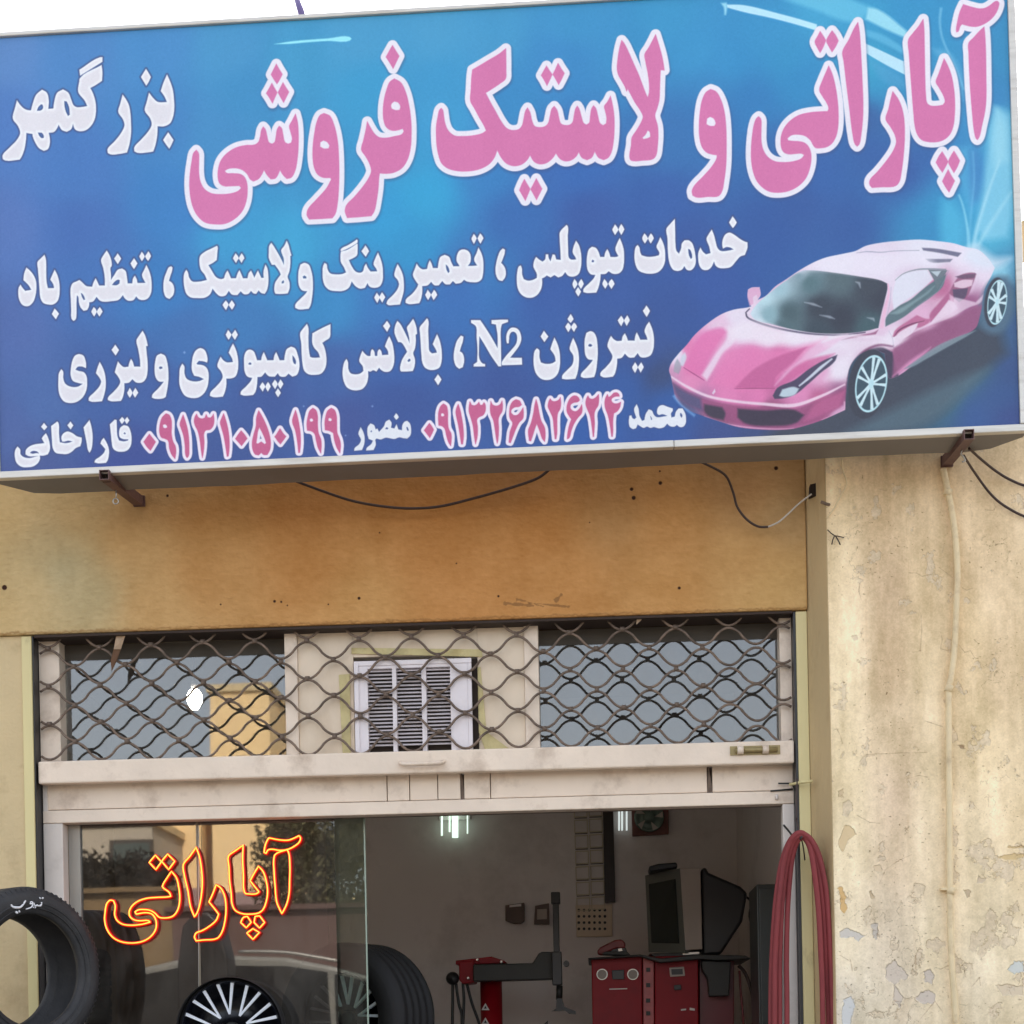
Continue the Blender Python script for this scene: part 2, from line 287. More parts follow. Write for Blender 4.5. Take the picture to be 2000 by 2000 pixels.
740,180 748,190 745,260 738,345 690,380 640,405 680,470 730,545 790,570 825,560 845,500 865,470 885,510 905,560 965,560 985,500 1005,465 1025,510 1045,560 1100,560 1115,500 1140,470 1160,510 1180,555 1200,510 1222,470 1240,510 1260,555 1290,555 1288,480 1310,400 1330,440 1342,520 1342,620 1325,700 1300,740 1260,730 1230,700 1200,740 1170,735 1140,705 1110,740 1060,745 1020,710 980,755 920,750 880,705 840,760 780,768 740,740 690,680 660,745 600,785 520,790 430,780 385,740 360,660 352,570 360,500 382,460 400,490 415,550 450,595 530,600 625,580 600,520 555,460 540,400 545,300 600,250 680,210
845,820 865,845 878,870 862,900 848,930 825,900 808,872 825,845
915,818 935,845 950,870 935,900 918,925 895,895 880,870 898,842
205,420 220,435 212,480 195,530 178,590 205,605 230,640 240,700 225,760 185,800 145,780 120,720 115,640 125,560 150,490 180,430
T 0 470 6
1715,285 1745,350 1768,430 1775,520 1768,610 1735,670 1690,692 1630,685 1595,650 1560,695 1500,700 1460,670 1440,635 1390,690 1320,705 1180,705 1130,655 1090,710 1045,720 1040,770 1020,810 980,820 945,780 925,720 915,650 900,640 895,730 895,850 885,920 862,938 840,915 835,800 830,680 828,560 850,500 900,475 930,460 960,485 1010,530 1080,540 1095,490 1120,440 1140,480 1160,525 1230,525 1228,430 1210,320 1185,225 1215,165 1250,115 1280,165 1305,240 1305,300 1295,310 1298,390 1300,460 1340,400 1380,340 1430,325 1470,355 1485,420 1495,500 1550,500 1560,440 1580,410 1600,450 1610,495 1705,495 1665,400 1690,340
-1310,520 1340,480 1380,455 1405,460 1400,500 1370,520
-945,610 965,620 990,660 998,690 980,695 960,660
1660,130 1680,155 1695,185 1678,215 1662,238 1645,210 1632,182 1648,155
1738,125 1755,150 1768,180 1752,210 1735,235 1715,210 1700,182 1718,155
1570,205 1590,235 1608,265 1590,298 1570,330 1548,300 1530,265 1550,235
1378,148 1400,180 1418,210 1400,240 1380,272 1358,240 1338,208 1358,180
1098,778 1120,800 1133,832 1118,860 1103,885 1085,860 1070,830 1082,805
1168,778 1188,805 1200,830 1182,860 1165,885 1148,860 1133,832 1148,805
640,340 670,400 690,470 698,560 692,650 670,710 620,745 560,745 505,725 475,670 465,580 455,450 445,330 440,250 480,205 520,165 535,210 540,350 545,480 560,555 635,555 625,510 590,455 615,395
310,315 350,350 390,400 420,470 425,560 415,640 385,720 330,765 270,755 230,700 215,620 220,550 240,515 262,550 295,588 368,575 335,520 275,460 285,380
640,795 665,822 690,855 672,885 655,918 632,890 608,858 625,825
T 990 580 6
1632,100 1655,130 1673,162 1655,198 1635,230 1612,195 1592,160 1615,128
1665,290 1695,360 1715,440 1720,530 1712,610 1680,680 1620,705 1565,700 1530,655 1490,705 1430,705 1380,660 1340,710 1290,720 1285,800 1260,900 1240,930 1130,938 1095,920 1095,890 1160,820 1220,745 1235,690 1200,620 1178,575 1195,500 1218,455 1245,490 1290,515 1345,510 1355,460 1380,425 1400,465 1415,510 1495,510 1505,450 1520,415 1540,455 1560,500 1645,500 1640,470 1612,400 1635,330
1338,220 1358,250 1368,275 1352,308 1338,338 1315,305 1298,272 1315,248
1408,215 1425,245 1435,272 1418,305 1402,335 1385,305 1370,272 1388,245
1500,765 1520,795 1532,822 1515,855 1500,885 1480,855 1468,822 1482,795
1572,765 1588,795 1598,820 1580,855 1565,882 1548,850 1532,820 1550,795
975,400 1015,415 1045,470 1058,560 1062,660 1055,760 1040,870 1020,935 900,945 865,930 868,900 930,830 990,760 1005,735 950,725 920,680 910,590 912,490 930,420
-950,565 960,548 985,548 1000,568 985,580 958,580
745,200 765,230 778,258 762,280 745,300 725,280 710,255 728,225
715,300 735,322 748,350 735,380 718,408 698,375 683,348 700,320
785,300 805,320 818,348 800,375 785,405 765,378 750,350 768,322
775,480 805,545 830,620 840,700 838,800 820,900 800,955 690,962 645,955 648,920 710,850 765,790 780,730 775,680 735,610 750,540
555,475 590,550 612,630 620,720 615,820 590,900 540,950 470,970 400,955 345,900 318,820 312,720 325,630 350,600 375,620 378,700 395,765 450,782 530,775 570,750 560,690 508,610 530,540
432,395 458,430 482,462 458,495 438,525 415,492 395,460 412,430
0,540 -8,500 -5,440 15,390 50,360 95,360 135,385 160,440 165,500 140,570 90,640 35,710 120,712 135,712 172,712 175,790 100,792 0,795 -60,797 -62,770 -20,700 50,620 105,550 120,480 110,430 80,405 50,410 30,440 22,500 18,540
T 660 600 6
1560,150 1665,150 1700,200 1790,340 1870,480 1870,330 1850,200 1800,190 1800,150 1925,145 1990,145 1990,170 1920,195 1908,240 1908,450 1910,690 1880,690 1790,560 1720,440 1655,335 1650,480 1655,600 1690,655 1722,665 1722,690 1590,692 1590,668 1630,640 1635,500 1625,350 1615,220 1560,180
1440,330 1468,345 1460,400 1440,460 1425,515 1450,530 1472,575 1475,640 1460,700 1420,718 1385,690 1360,620 1358,540 1370,470 1395,390
1160,315 1190,390 1208,470 1215,560 1210,640 1185,705 1130,730 1070,730 1020,705 990,650 978,560 970,430 962,310 958,235 1000,180 1040,130 1052,140 1055,280 1062,420 1070,510 1100,540 1160,530 1150,500 1110,430 1135,370
1170,785 1192,815 1210,845 1190,880 1172,910 1150,875 1130,845 1150,815
695,160 725,190 760,250 800,330 830,400 838,420 835,360 820,290 808,235 840,190 880,135 900,180 920,250 925,310 908,320 910,400 900,480 880,535 900,610 895,690 875,745 800,750 740,750 730,735 745,630 770,580 810,520 780,460 740,410 705,405 680,350 662,290 672,210
-812,625 830,600 848,605 848,630 822,640
573,160 595,190 610,218 592,252 575,285 550,250 528,218 552,188
600,340 635,420 652,510 658,610 645,690 610,745 555,755 510,735 480,705 450,750 410,735 380,750 350,745 352,810 335,890 290,950 230,970 160,965 105,935 70,870 55,790 58,710 75,640 98,605 115,640 120,720 145,770 200,785 260,775 298,745 290,690 250,630 262,570 285,510 315,545 350,570 380,570 388,510 400,490 420,510 432,570 460,570 468,510 485,490 503,510 515,560 590,555 585,510 550,455 575,390
T 340 620 6
1830,78 1830,150 1820,235 1770,270 1735,295 1760,350 1778,430 1783,520 1765,600 1720,655 1640,670 1570,660 1525,620 1505,540 1495,430 1490,300 1478,180 1510,130 1555,75 1570,110 1572,250 1580,400 1592,460 1620,470 1710,468 1690,410 1640,350 1620,300 1620,185 1700,140 1770,105
1370,340 1415,360 1445,430 1465,520 1462,610 1435,670 1385,690 1340,655 1300,690 1240,685 1215,650 1180,690 1110,685 1065,640 1020,690 975,695 970,780 950,870 925,905 820,912 780,900 782,870 840,810 900,740 915,705 860,690 830,640 820,540 825,440 850,390 885,375 930,395 955,450 970,500 1020,500 1030,450 1050,405 1070,450 1090,500 1165,500 1175,445 1195,405 1215,450 1235,500 1290,500 1300,430 1320,370
-1385,440 1405,460 1428,510 1425,550 1405,540 1388,500
-868,538 885,522 905,530 905,552 875,552
1035,758 1055,785 1068,810 1050,838 1038,865 1018,835 1002,810 1018,782
1100,755 1118,782 1130,808 1115,835 1098,865 1080,835 1068,808 1082,780
1180,728 1200,752 1213,780 1198,808 1183,835 1162,805 1148,778 1165,750
1245,725 1265,752 1278,778 1262,805 1245,835 1228,808 1215,780 1230,752
1215,830 1235,858 1248,882 1232,908 1218,930 1198,900 1185,875 1200,855
632,145 655,175 672,200 655,232 638,258 620,228 605,200 618,175
715,145 730,172 745,200 728,230 712,258 690,228 675,200 695,172
690,305 720,370 742,450 750,540 742,630 715,690 660,712 610,712 610,790 590,880 570,925 460,930 420,915 425,880 490,810 550,740 570,690 550,630 508,570 525,500 545,460 575,500 620,525 690,520 680,480 640,410 665,350
305,358 350,375 380,430 390,500 385,525 340,510 290,505 262,535 270,550 340,560 380,590 402,650 402,730 385,820 345,890 280,935 200,940 130,915 85,850 62,770 62,680 70,590 95,540 118,570 120,650 145,715 210,745 290,745 350,720 300,695 235,680 210,620 210,520 225,440 255,385
T 60 630 6
1310,95 1335,140 1355,200 1370,270 1350,275 1358,360 1368,460 1368,560 1350,650 1310,695 1240,700 1190,660 1150,700 1095,708 1095,790 1070,890 1055,915 940,918 905,905 905,880 970,810 1030,740 1050,690 1030,640 985,580 1005,510 1022,455 1050,490 1090,520 1145,515 1155,470 1175,425 1195,460 1210,515 1285,515 1280,430 1260,310 1240,205 1275,145
990,258 1012,290 1033,320 1015,350 995,382 970,350 948,318 970,288
1160,765 1180,795 1192,822 1178,850 1162,878 1142,848 1130,820 1145,795
1225,765 1245,795 1258,820 1240,848 1222,875 1205,848 1192,822 1208,795
1525,362 1570,385 1595,450 1610,550 1612,660 1600,770 1580,870 1550,885 1450,888 1420,875 1425,845 1490,775 1545,710 1558,690 1500,685 1465,640 1452,550 1460,450 1480,385
-1500,530 1512,510 1540,515 1545,535 1515,545
808,460 840,520 865,590 878,680 875,770 855,860 835,918 720,925 680,912 682,880 745,815 805,745 825,690 810,650 765,590 785,520
565,368 615,385 640,440 648,500 645,530 600,512 550,515 522,550 560,565 620,580 650,620 660,700 650,790 610,870 540,925 460,940 390,920 345,860 325,770 325,680 332,590 358,545 378,570 380,650 405,715 470,750 550,750 610,715 560,705 495,680 470,620 472,530 490,440 520,385
T 0 780 6
1430,205 1450,225 1460,245 1445,265 1428,285 1412,262 1400,240 1415,222
1490,205 1502,225 1515,242 1500,265 1485,285 1470,262 1460,242 1475,222
1345,235 1365,240 1368,330 1375,430 1395,480 1450,490 1500,480 1505,465 1440,460 1405,440 1395,390 1410,330 1450,300 1500,315 1530,380 1540,460 1530,540 1495,590 1430,610 1360,600 1325,570 1310,500 1300,400 1288,290
-1445,395 1460,382 1475,395 1465,410
1215,450 1245,500 1272,570 1275,640 1260,710 1240,740 1150,745 1108,735 1115,710 1170,670 1220,620 1235,580 1210,550 1178,515 1190,480
1048,240 1070,320 1082,400 1082,500 1070,580 1050,620 1035,600 1015,500 995,400 980,325
825,258 842,282 858,302 842,325 828,348 808,325 790,300 808,280
670,258 682,270 690,400 700,500 760,510 810,505 850,490 800,480 755,490 728,490 720,440 740,400 790,375 850,395 900,430 955,445 955,490 940,545 890,565 840,610 790,635 720,635 650,620 620,570 610,480 600,310
515,275 535,300 552,320 535,340 518,358 500,338 482,318 498,298
538,395 560,440 580,510 582,590 560,640 510,655 465,655 468,690 445,740 390,780 320,792 250,785 195,740 175,670 180,590 205,550 235,585 240,640 280,675 350,685 430,665 450,660 330,660 300,640 305,590 345,550 410,525 490,515 520,510 490,455 505,430
-370,605 430,605 455,625 452,632 430,628 380,635 350,625
K Q
T 1040 740 6
1755,345 1785,400 1795,460 1790,520 1765,555 1725,560 1690,535 1660,555 1610,550 1575,520 1540,560 1480,575 1420,560 1380,570 1340,555 1300,570 1260,550 1230,530 1210,575 1175,585 1140,560 1128,500 1135,430 1155,425 1170,460 1195,470 1215,450 1190,350 1218,295 1240,350 1250,430 1280,490 1310,480 1325,410 1360,355 1395,370 1420,420 1450,445 1530,440 1580,430 1520,410 1480,420 1462,405 1460,360 1480,320 1520,305 1580,325 1640,345 1640,370 1620,400 1625,450 1665,440 1680,380 1710,345
-1725,400 1740,395 1755,430 1745,455 1728,430
-1375,430 1388,440 1400,475 1388,480
T 520 760 6
1650,370 1680,400 1695,470 1685,540 1650,575 1600,570 1560,560 1500,580 1440,570 1400,565 1340,585 1290,575 1275,590 1280,650 1255,710 1170,715 1175,690 1230,640 1250,600 1200,580 1185,520 1190,440 1220,400 1260,420 1280,470 1300,460 1320,500 1380,430 1400,380 1440,355 1465,390 1460,450 1500,460 1525,410 1545,470 1590,480 1595,420 1620,380
-1640,440 1655,440 1670,475 1660,490 1645,470
-1390,465 1410,440 1430,455 1420,470
-1218,490 1232,478 1240,495 1228,505
1520,280 1540,305 1550,325 1535,345 1522,355 1505,335 1495,318 1508,300
1105,445 1130,490 1150,560 1145,640 1120,710 1030,718 1035,690 1090,640 1110,590 1080,520
K N
T 1040 740 6
875,180 890,215 920,195 950,165 985,160 1010,180 1015,200 960,205 925,230 922,255 950,285 1000,285 1032,270 1020,330 990,375 950,400 940,480 940,600 935,670 925,670 910,560 885,430 850,330 845,270 855,220
648,195 665,225 700,235 740,215 772,180 775,240 765,310 735,360 722,400 725,520 715,670 708,675 695,560 670,420 640,350 622,290 630,230
490,195 530,210 550,245 530,265 480,275 445,300 440,335 465,370 510,378 550,345 575,300 580,350 572,400 530,450 480,530 450,610 425,690 405,700 410,640 430,540 455,470 430,435 405,390 400,330 420,260 450,215
205,230 225,255 265,262 310,240 325,215 330,290 320,350 295,395 285,500 285,620 275,700 262,700 250,580 235,450 200,370 180,320 190,260
T 790 750 6
1540,180 1558,240 1575,330 1600,430 1640,510 1648,600 1640,670 1615,640 1590,570 1565,500 1548,460 1525,520 1500,600 1478,665 1460,660 1450,540 1480,460 1510,340 1525,240
1305,180 1345,195 1370,240 1340,262 1290,268 1250,300 1245,330 1275,365 1320,362 1360,320 1388,275 1393,340 1385,400 1340,450 1300,530 1265,620 1240,685 1222,680 1235,560 1265,450 1235,400 1228,330 1240,250 1270,200
1010,200 1030,240 1080,255 1120,235 1142,195 1148,250 1140,320 1115,360 1100,400 1102,520 1095,640 1085,690 1075,640 1055,500 1040,420 1010,350 1003,270
765,205 785,245 820,250 850,235 870,210 885,245 910,245 930,215 945,240 945,310 920,360 870,385 848,410 855,500 850,620 830,700 818,620 800,480 775,390 755,320 755,260
628,235 650,300 670,400 685,500 690,620 680,700 665,700 650,600 630,480 610,390 600,320 612,270
455,230 490,255 505,330 505,420 515,520 545,580 548,650 540,720 515,680 490,600 470,520 440,490 400,480 395,400 400,320 425,255
-425,345 440,335 460,345 470,365 450,380 425,375
290,458 315,490 340,532 318,580 295,625 265,585 230,540 262,495
T 520 760 6
760,220 795,240 820,300 825,400 830,510 860,590 870,650 862,745 830,690 800,600 785,510 740,485 690,475 685,400 695,320 720,250
-725,345 740,330 765,345 770,365 750,378 725,370
545,220 580,245 600,310 600,400 610,510 640,590 645,660 638,745 605,680 585,600 565,520 530,490 480,480 475,400 490,310 510,250
-505,350 525,335 548,350 552,370 530,382 508,375
342,245 365,320 385,420 400,540 400,660 390,740 378,740 365,620 340,480 305,375 322,300
160,460 185,500 225,555 190,600 165,640 130,600 102,555 130,510
T 260 770 6
1720,410 1750,450 1790,492 1755,540 1728,575 1695,540 1658,495 1695,450
1470,190 1500,240 1550,340 1590,450 1610,560 1600,650 1570,705 1530,705 1500,680 1470,710 1430,700 1400,640 1395,560 1410,480 1440,370 1445,270
-1478,380 1510,440 1545,520 1560,570 1540,585 1500,555 1460,580 1440,570 1450,500 1460,430
1265,425 1300,465 1335,515 1300,560 1270,600 1235,560 1198,520 1230,470
1060,225 1085,300 1110,400 1125,520 1125,640 1115,720 1100,725 1085,620 1060,480 1035,390 1020,330 1040,270
742,230 765,270 805,285 840,275 855,235 872,270 905,275 930,250 940,230 948,300 935,370 900,410 850,420 830,450 832,560 822,680 810,740 798,660 780,520 755,420 725,360 715,310 725,260
585,240 610,310 635,400 650,500 655,620 648,720 632,740 618,720 608,600 590,480 560,390 548,350 565,290
385,225 420,240 445,290 450,380 448,450 465,550 495,610 500,680 490,750 455,710 425,630 410,540 380,520 330,500 310,440 315,350 340,270
-345,355 375,345 400,370 400,390 370,398 350,385
190,465 225,510 262,555 230,610 202,655 160,610 125,555 160,505
"""
# ---------- printed artwork of the sign, painted as numbers (flat print plus glare at the left end) ----------
SGN_Y=-0.33; SGN_O=(-2.198,3.516); SGN_A=0.0095; SGN_W=3.794; SGN_H=1.636; TXS=526.0
TW=int(SGN_W*TXS); TH=int(SGN_H*TXS)
_ca,_sa=math.cos(SGN_A),math.sin(SGN_A)
def s2t(px,py):                      # photo pixel -> print pixel (x right, y down)
    p=P(px,py,SGN_Y); dx=p[0]-SGN_O[0]; dz=p[2]-SGN_O[1]
    u=dx*_ca+dz*_sa; v=-dx*_sa+dz*_ca
    return (u*TXS,(SGN_H-v)*TXS)
def lin(c):
    c=np.asarray(c,float)/255.0
    return np.where(c<=0.04045,c/12.92,((c+0.055)/1.055)**2.4)
def spline(pts,closed=True,cut=50,n=5):
    """Catmull-Rom through the points, sharp where the outline turns by more than `cut` degrees"""
    pts=np.array(pts,float); m=len(pts); out=[]
    a=np.roll(pts,1,0); b=np.roll(pts,-1,0)
    d0=pts-a; d1=b-pts
    l0=np.hypot(*d0.T)+1e-9; l1=np.hypot(*d1.T)+1e-9
    ang=np.degrees(np.arccos(np.clip((d0*d1).sum(1)/l0/l1,-1,1)))
    sharp=ang>cut
    t0=(d0/l0[:,None]+d1/l1[:,None])/2
    for i in range(m if closed else m-1):
        j=(i+1)%m; p,q=pts[i],pts[j]; L=l1[i]
        tp=(q-p)/L if sharp[i] or (not closed and i==0) else t0[i]
        tq=(q-p)/L if sharp[j] or (not closed and j==m-1) else t0[j]
        for k in range(n):
            t=k/n; h1=2*t**3-3*t*t+1; h2=t**3-2*t*t+t; h3=-2*t**3+3*t*t; h4=t**3-t*t
            out.append(h1*p+h2*tp*L+h3*q+h4*tq*L)
    if not closed: out.append(pts[-1])
    return np.array(out)
def sdf(loops,x0,y0,w,h):
    """signed distance (negative inside) of closed loops on the pixel block x0,y0,w,h"""
    X,Y=np.meshgrid(x0+np.arange(w)+.5,y0+np.arange(h)+.5); X=X.astype(np.float32); Y=Y.astype(np.float32)
    D=np.full(X.shape,1e9,np.float32); I=np.zeros(X.shape,bool)
    for lp in loops:
        q=np.roll(lp,-1,0)
        for (ax,ay),(bx,by) in zip(lp,q):
            ex,ey=bx-ax,by-ay; L=ex*ex+ey*ey
            if L<1e-9: continue
            t=np.clip(((X-ax)*ex+(Y-ay)*ey)/L,0,1)
            np.minimum(D,(X-ax-t*ex)**2+(Y-ay-t*ey)**2,out=D)
            if ay!=by:
                c=((ay>Y)!=(by>Y))&(X<(Y-ay)*(ex/ey)+ax); I^=c
    D=np.sqrt(D); D[I]*=-1
    return D
def block(loops,m):
    a=np.concatenate(loops); x0=max(0,int(a[:,0].min()-m)); y0=max(0,int(a[:,1].min()-m))
    x1=min(TW,int(a[:,0].max()+m)+1); y1=min(TH,int(a[:,1].max()+m)+1)
    return x0,y0,x1-x0,y1-y0
def read_glyphs(txt):
    """-> list of (kind, [loops in photo pixels])"""
    out=[]; k='P'; ox=oy=0.; s=1.
    for ln in txt.strip().splitlines():
        ln=ln.strip()
        if ln[0]=='K': k=ln.split()[1]; continue
        if ln[0]=='T': ox,oy,s=[float(v) for v in ln.split()[1:]]; continue
        hole=ln[0]=='-'
        if hole: ln=ln[1:]
        pts=[(ox+float(a.split(',')[0])/s,oy+float(a.split(',')[1])/s) for a in ln.split()]
        if hole: out[-1][1].append(pts)
        else: out.append((k,[pts]))
    return out
def idw(ctrl,w,h,x0=0,y0=0,step=8,p=3.2,soft=400.):
    """smooth colour field through control points given in photo pixels"""
    gw,gh=w//step+2,h//step+2
    X,Y=np.meshgrid(x0+np.arange(gw)*step,y0+np.arange(gh)*step)
    num=np.zeros((gh,gw,3)); den=np.zeros((gh,gw))
    for (px,py,c) in ctrl:
        tx,ty=s2t(px,py); wgt=1.0/((X-tx)**2+(Y-ty)**2+soft)**(p/2)
        num+=wgt[...,None]*np.array(c,float); den+=wgt
    g=num/den[...,None]
    xi=np.arange(w)/step; yi=np.arange(h)/step; x_=xi.astype(int); y_=yi.astype(int); fx=(xi-x_)[None,:,None]; fy=(yi-y_)[:,None,None]
    a=g[y_][:,x_]; b=g[y_][:,x_+1]; c=g[y_+1][:,x_]; d=g[y_+1][:,x_+1]
    return (a*(1-fx)+b*fx)*(1-fy)+(c*(1-fx)+d*fx)*fy
def cover(D,w=0.,soft=.7): return np.clip((w-D)/(2*soft)+.5,0,1)[...,None]
def paint(img,pts,col,soft=.8,alpha=1.,tile=None,smooth=True,ctrl=None,clip=None,stroke=None,cut=50):
    if tile: ox,oy,s=tile; pts=[(ox+a/s,oy+b/s) for a,b in pts]
    lp=np.array([s2t(*p) for p in pts])
    if stroke is not None:
        lp=spline(lp,closed=False,cut=cut) if smooth else lp
        n=len(lp); wd=np.interp(np.linspace(0,1,n),np.linspace(0,1,len(stroke)),stroke) if hasattr(stroke,'__len__') else np.full(n,stroke)
        d=np.gradient(lp,axis=0); L=np.hypot(*d.T)+1e-9; nr=np.stack([-d[:,1]/L,d[:,0]/L],1)*wd[:,None]/2
        lp=np.concatenate([lp+nr,(lp-nr)[::-1]])
    elif smooth: lp=spline(lp,cut=cut)
    x0,y0,w,h=block([lp],soft*2+2)
    if w<=0 or h<=0: return None
    D=sdf([lp],x0,y0,w,h); a=cover(D,0,soft)*alpha
    if clip is not None: a=a*clip[y0:y0+h,x0:x0+w]
    c=np.array(col,float) if ctrl is None else idw(ctrl,w,h,x0,y0,2,3.5,30.)
    v=img[y0:y0+h,x0:x0+w]; v[:]=v*(1-a)+c*a
    m=np.zeros((TH,TW,1)) if clip is None and ctrl is not None else None
    if m is not None: m[y0:y0+h,x0:x0+w]=a
    return m
def T(ox,oy,s,txt): return [(ox+float(a.split(',')[0])/s,oy+float(a.split(',')[1])/s) for a in txt.split()]
def make_art():
    bg=[(5,95,(128,160,212)),(5,250,(112,146,206)),(5,450,(120,142,200)),(5,650,(112,128,184)),(5,850,(108,122,176)),(60,915,(100,108,160)),  # paler left end: glare on the vinyl painted into the print
     (150,110,(112,158,212)),(150,330,(104,144,204)),(150,450,(100,132,194)),(200,520,(98,136,196)),(200,760,(92,116,174)),(100,780,(104,126,180)),
     (300,90,(106,164,216)),(320,250,(98,154,208)),(340,400,(90,150,208)),(310,560,(86,146,204)),(360,660,(92,132,188)),(300,750,(94,116,174)),(250,900,(88,98,160)),
     (450,100,(104,172,216)),(480,180,(92,164,210)),(420,260,(98,162,210)),(450,450,(88,176,220)),(460,640,(88,142,196)),(520,760,(90,108,166)),(450,910,(88,104,160)),
     (580,120,(96,176,216)),(620,330,(86,168,212)),(560,480,(90,184,224)),(640,600,(84,158,208)),(650,720,(92,118,176)),(680,830,(92,104,162)),
     (700,70,(106,180,220)),(720,180,(88,178,220)),(790,300,(86,176,218)),(760,430,(78,178,224)),(800,480,(76,170,216)),(760,590,(86,142,200)),(790,680,(84,118,182)),(790,800,(84,104,164)),(740,900,(84,108,170)),
     (850,70,(106,180,220)),(860,160,(90,174,218)),(860,230,(92,178,222)),(830,380,(80,184,226)),(940,520,(84,142,198)),(900,560,(84,130,192)),(980,780,(84,104,164)),(960,880,(84,110,170)),
     (960,60,(100,176,218)),(1000,200,(84,160,210)),(960,330,(84,150,206)),(1010,430,(82,128,190)),(1080,560,(82,112,176)),
     (1120,40,(92,170,216)),(1100,120,(88,160,212)),(1060,300,(84,124,188)),(1130,330,(82,126,192)),(1150,420,(84,112,176)),(1200,560,(84,110,172)),(1250,680,(84,104,162)),(1220,760,(78,110,172)),(1150,820,(76,112,178)),
     (1300,30,(88,172,216)),(1250,110,(86,166,212)),(1360,100,(88,170,216)),(1420,120,(84,166,214)),(1390,180,(84,156,206)),(1300,260,(84,136,192)),(1290,400,(82,116,180)),(1390,220,(80,130,188)),(1330,480,(82,108,170)),(1380,560,(82,108,172)),(1330,600,(80,104,164)),
     (1500,60,(88,170,216)),(1540,110,(84,168,212)),(1560,160,(80,160,208)),(1470,200,(80,148,202)),(1520,300,(84,128,186)),(1600,330,(82,120,182)),(1560,400,(82,112,172)),(1500,450,(80,112,174)),(1650,440,(82,114,174)),
     (1600,20,(100,186,224)),(1680,40,(92,180,220)),(1700,130,(94,190,220)),(1740,140,(88,172,212)),(1700,230,(86,120,176)),(1700,300,(84,120,180)),(1760,330,(84,114,176)),(1720,160,(86,176,214)),(1750,190,(86,164,208)),
     (1780,30,(86,172,216)),(1830,40,(86,170,214)),(1840,100,(88,172,214)),(1850,180,(86,156,200)),(1860,260,(88,160,208)),(1820,300,(84,120,180)),(1900,60,(88,166,210)),(1950,120,(88,166,208)),(1945,200,(90,156,206)),(1930,160,(88,158,204)),
     (1870,330,(88,160,206)),(1900,330,(80,150,206)),(1905,400,(86,176,218)),(1950,330,(132,206,232)),(1940,260,(110,192,226)),(1960,240,(118,196,228)),(1850,420,(84,170,212)),(1830,440,(84,160,206)),(1880,440,(110,190,224)),(1960,400,(132,206,232)),(1940,460,(120,204,230)),(1965,520,(110,170,205)),
     (1300,850,(80,106,168)),(1400,868,(88,98,150)),(1480,862,(90,98,140)),(1600,850,(88,96,120)),(1750,835,(90,102,124)),(1700,760,(88,96,112)),(1800,700,(88,100,116)),(1850,640,(90,104,120)),(1900,660,(86,110,126)),(1950,640,(90,120,146)),
     (1850,780,(92,124,140)),(1950,770,(86,108,156)),(1975,820,(88,98,150)),(1900,810,(84,108,160)),(1900,720,(88,118,134)),(1975,720,(88,104,150)),(1970,640,(92,112,156)),(1975,560,(88,124,156)),(1790,820,(88,116,136)),(1300,780,(76,112,176)),(1290,740,(84,92,130))]
    img=idw(bg,TW,TH,step=8,p=4.0,soft=900.)
    gm=img.mean(2,keepdims=True); img=(gm+(img-gm)*1.12)*.91*np.array([.86,.97,.99]); img=np.clip(130+(img-130)*1.07-4,0,255)
    # light sweeps
    A=(1120,0,4); Bt=(1440,0,4); C=(1517,0,4)
    paint(img,T(*A,"1195,35 1330,40 1600,105 1750,145 1900,190 1900,240 1750,195 1560,145 1330,95 1200,60"),(190,236,252),1.4,1.)
    paint(img,T(*A,"1150,25 1195,20 1198,60 1190,118 1178,115 1172,60"),(175,235,252),2.,.8)
    paint(img,T(*Bt,"980,330 1100,385 1300,480 1310,585 1200,530 1060,450 980,400"),(190,232,248),1.2,1.)
    paint(img,T(*Bt,"200,-60 700,-60 1060,60 1000,120 980,170 830,165 640,90 400,10"),(108,200,232),5.,.75)
    paint(img,T(*Bt,"1020,60 1090,70 1320,240 1320,300 1180,240 1000,150"),(160,226,244),3.,.95)
    paint(img,T(*Bt,"1000,230 1130,270 1310,380 1310,430 1120,330 1000,280"),(102,190,226),3.,.7)
    paint(img,T(*Bt,"990,440 1280,600 1330,700 1150,640"),(86,166,210),6.,.5)
    paint(img,T(*Bt,"1590,60 1580,160 1600,300 1700,520 1770,700"),(140,206,236),2.,.6,stroke=(5,4,3))
    paint(img,T(*Bt,"1520,380 1640,400 1760,590 1765,780 1700,640 1600,480"),(120,190,226),6.,.5)
    # smoke plume on the right
    paint(img,T(*C,"1690,830 1760,850 1830,900 1835,1300 1830,1700 1800,1850 1640,1880 1560,1800 1600,1500 1640,1200 1665,1000"),(134,206,232),8.,.85)
    paint(img,T(*C,"1720,850 1790,980 1800,1250 1700,1300 1680,1080"),(166,224,240),9.,.6)
    paint(img,T(*C,"1400,1150 1500,1150 1540,1400 1560,1600 1500,1700 1450,1500 1400,1350"),(88,180,220),8.,.6)
    paint(img,T(*C,"1510,1180 1570,1150 1600,1350 1570,1560 1520,1600 1500,1400"),(68,136,194),8.,.7)
    paint(img,T(*C,"1290,1560 1380,1560 1440,1700 1440,1990 1300,1960 1270,1750"),(78,182,220),11.,.85)
    paint(img,T(*C,"1420,1520 1450,1600 1490,1800 1500,1950"),(150,220,240),2.,.7,stroke=(3,4,8))
    paint(img,T(*C,"1740,1250 1650,1500 1560,1800 1530,1950"),(176,228,244),3.,.7,stroke=(3,6,10))
    paint(img,T(*C,"1830,1500 1700,1700 1560,1930"),(176,228,244),4.,.6,stroke=(3,6,10))
    paint(img,T(*C,"1530,1180 1540,1400 1520,1620 1500,1900"),(120,196,230),2.5,.5,stroke=3.)
    paint(img,T(*C,"1560,1980 1700,2040 1830,2020 1835,2200 1700,2200 1580,2120"),(160,222,238),14.,.7)
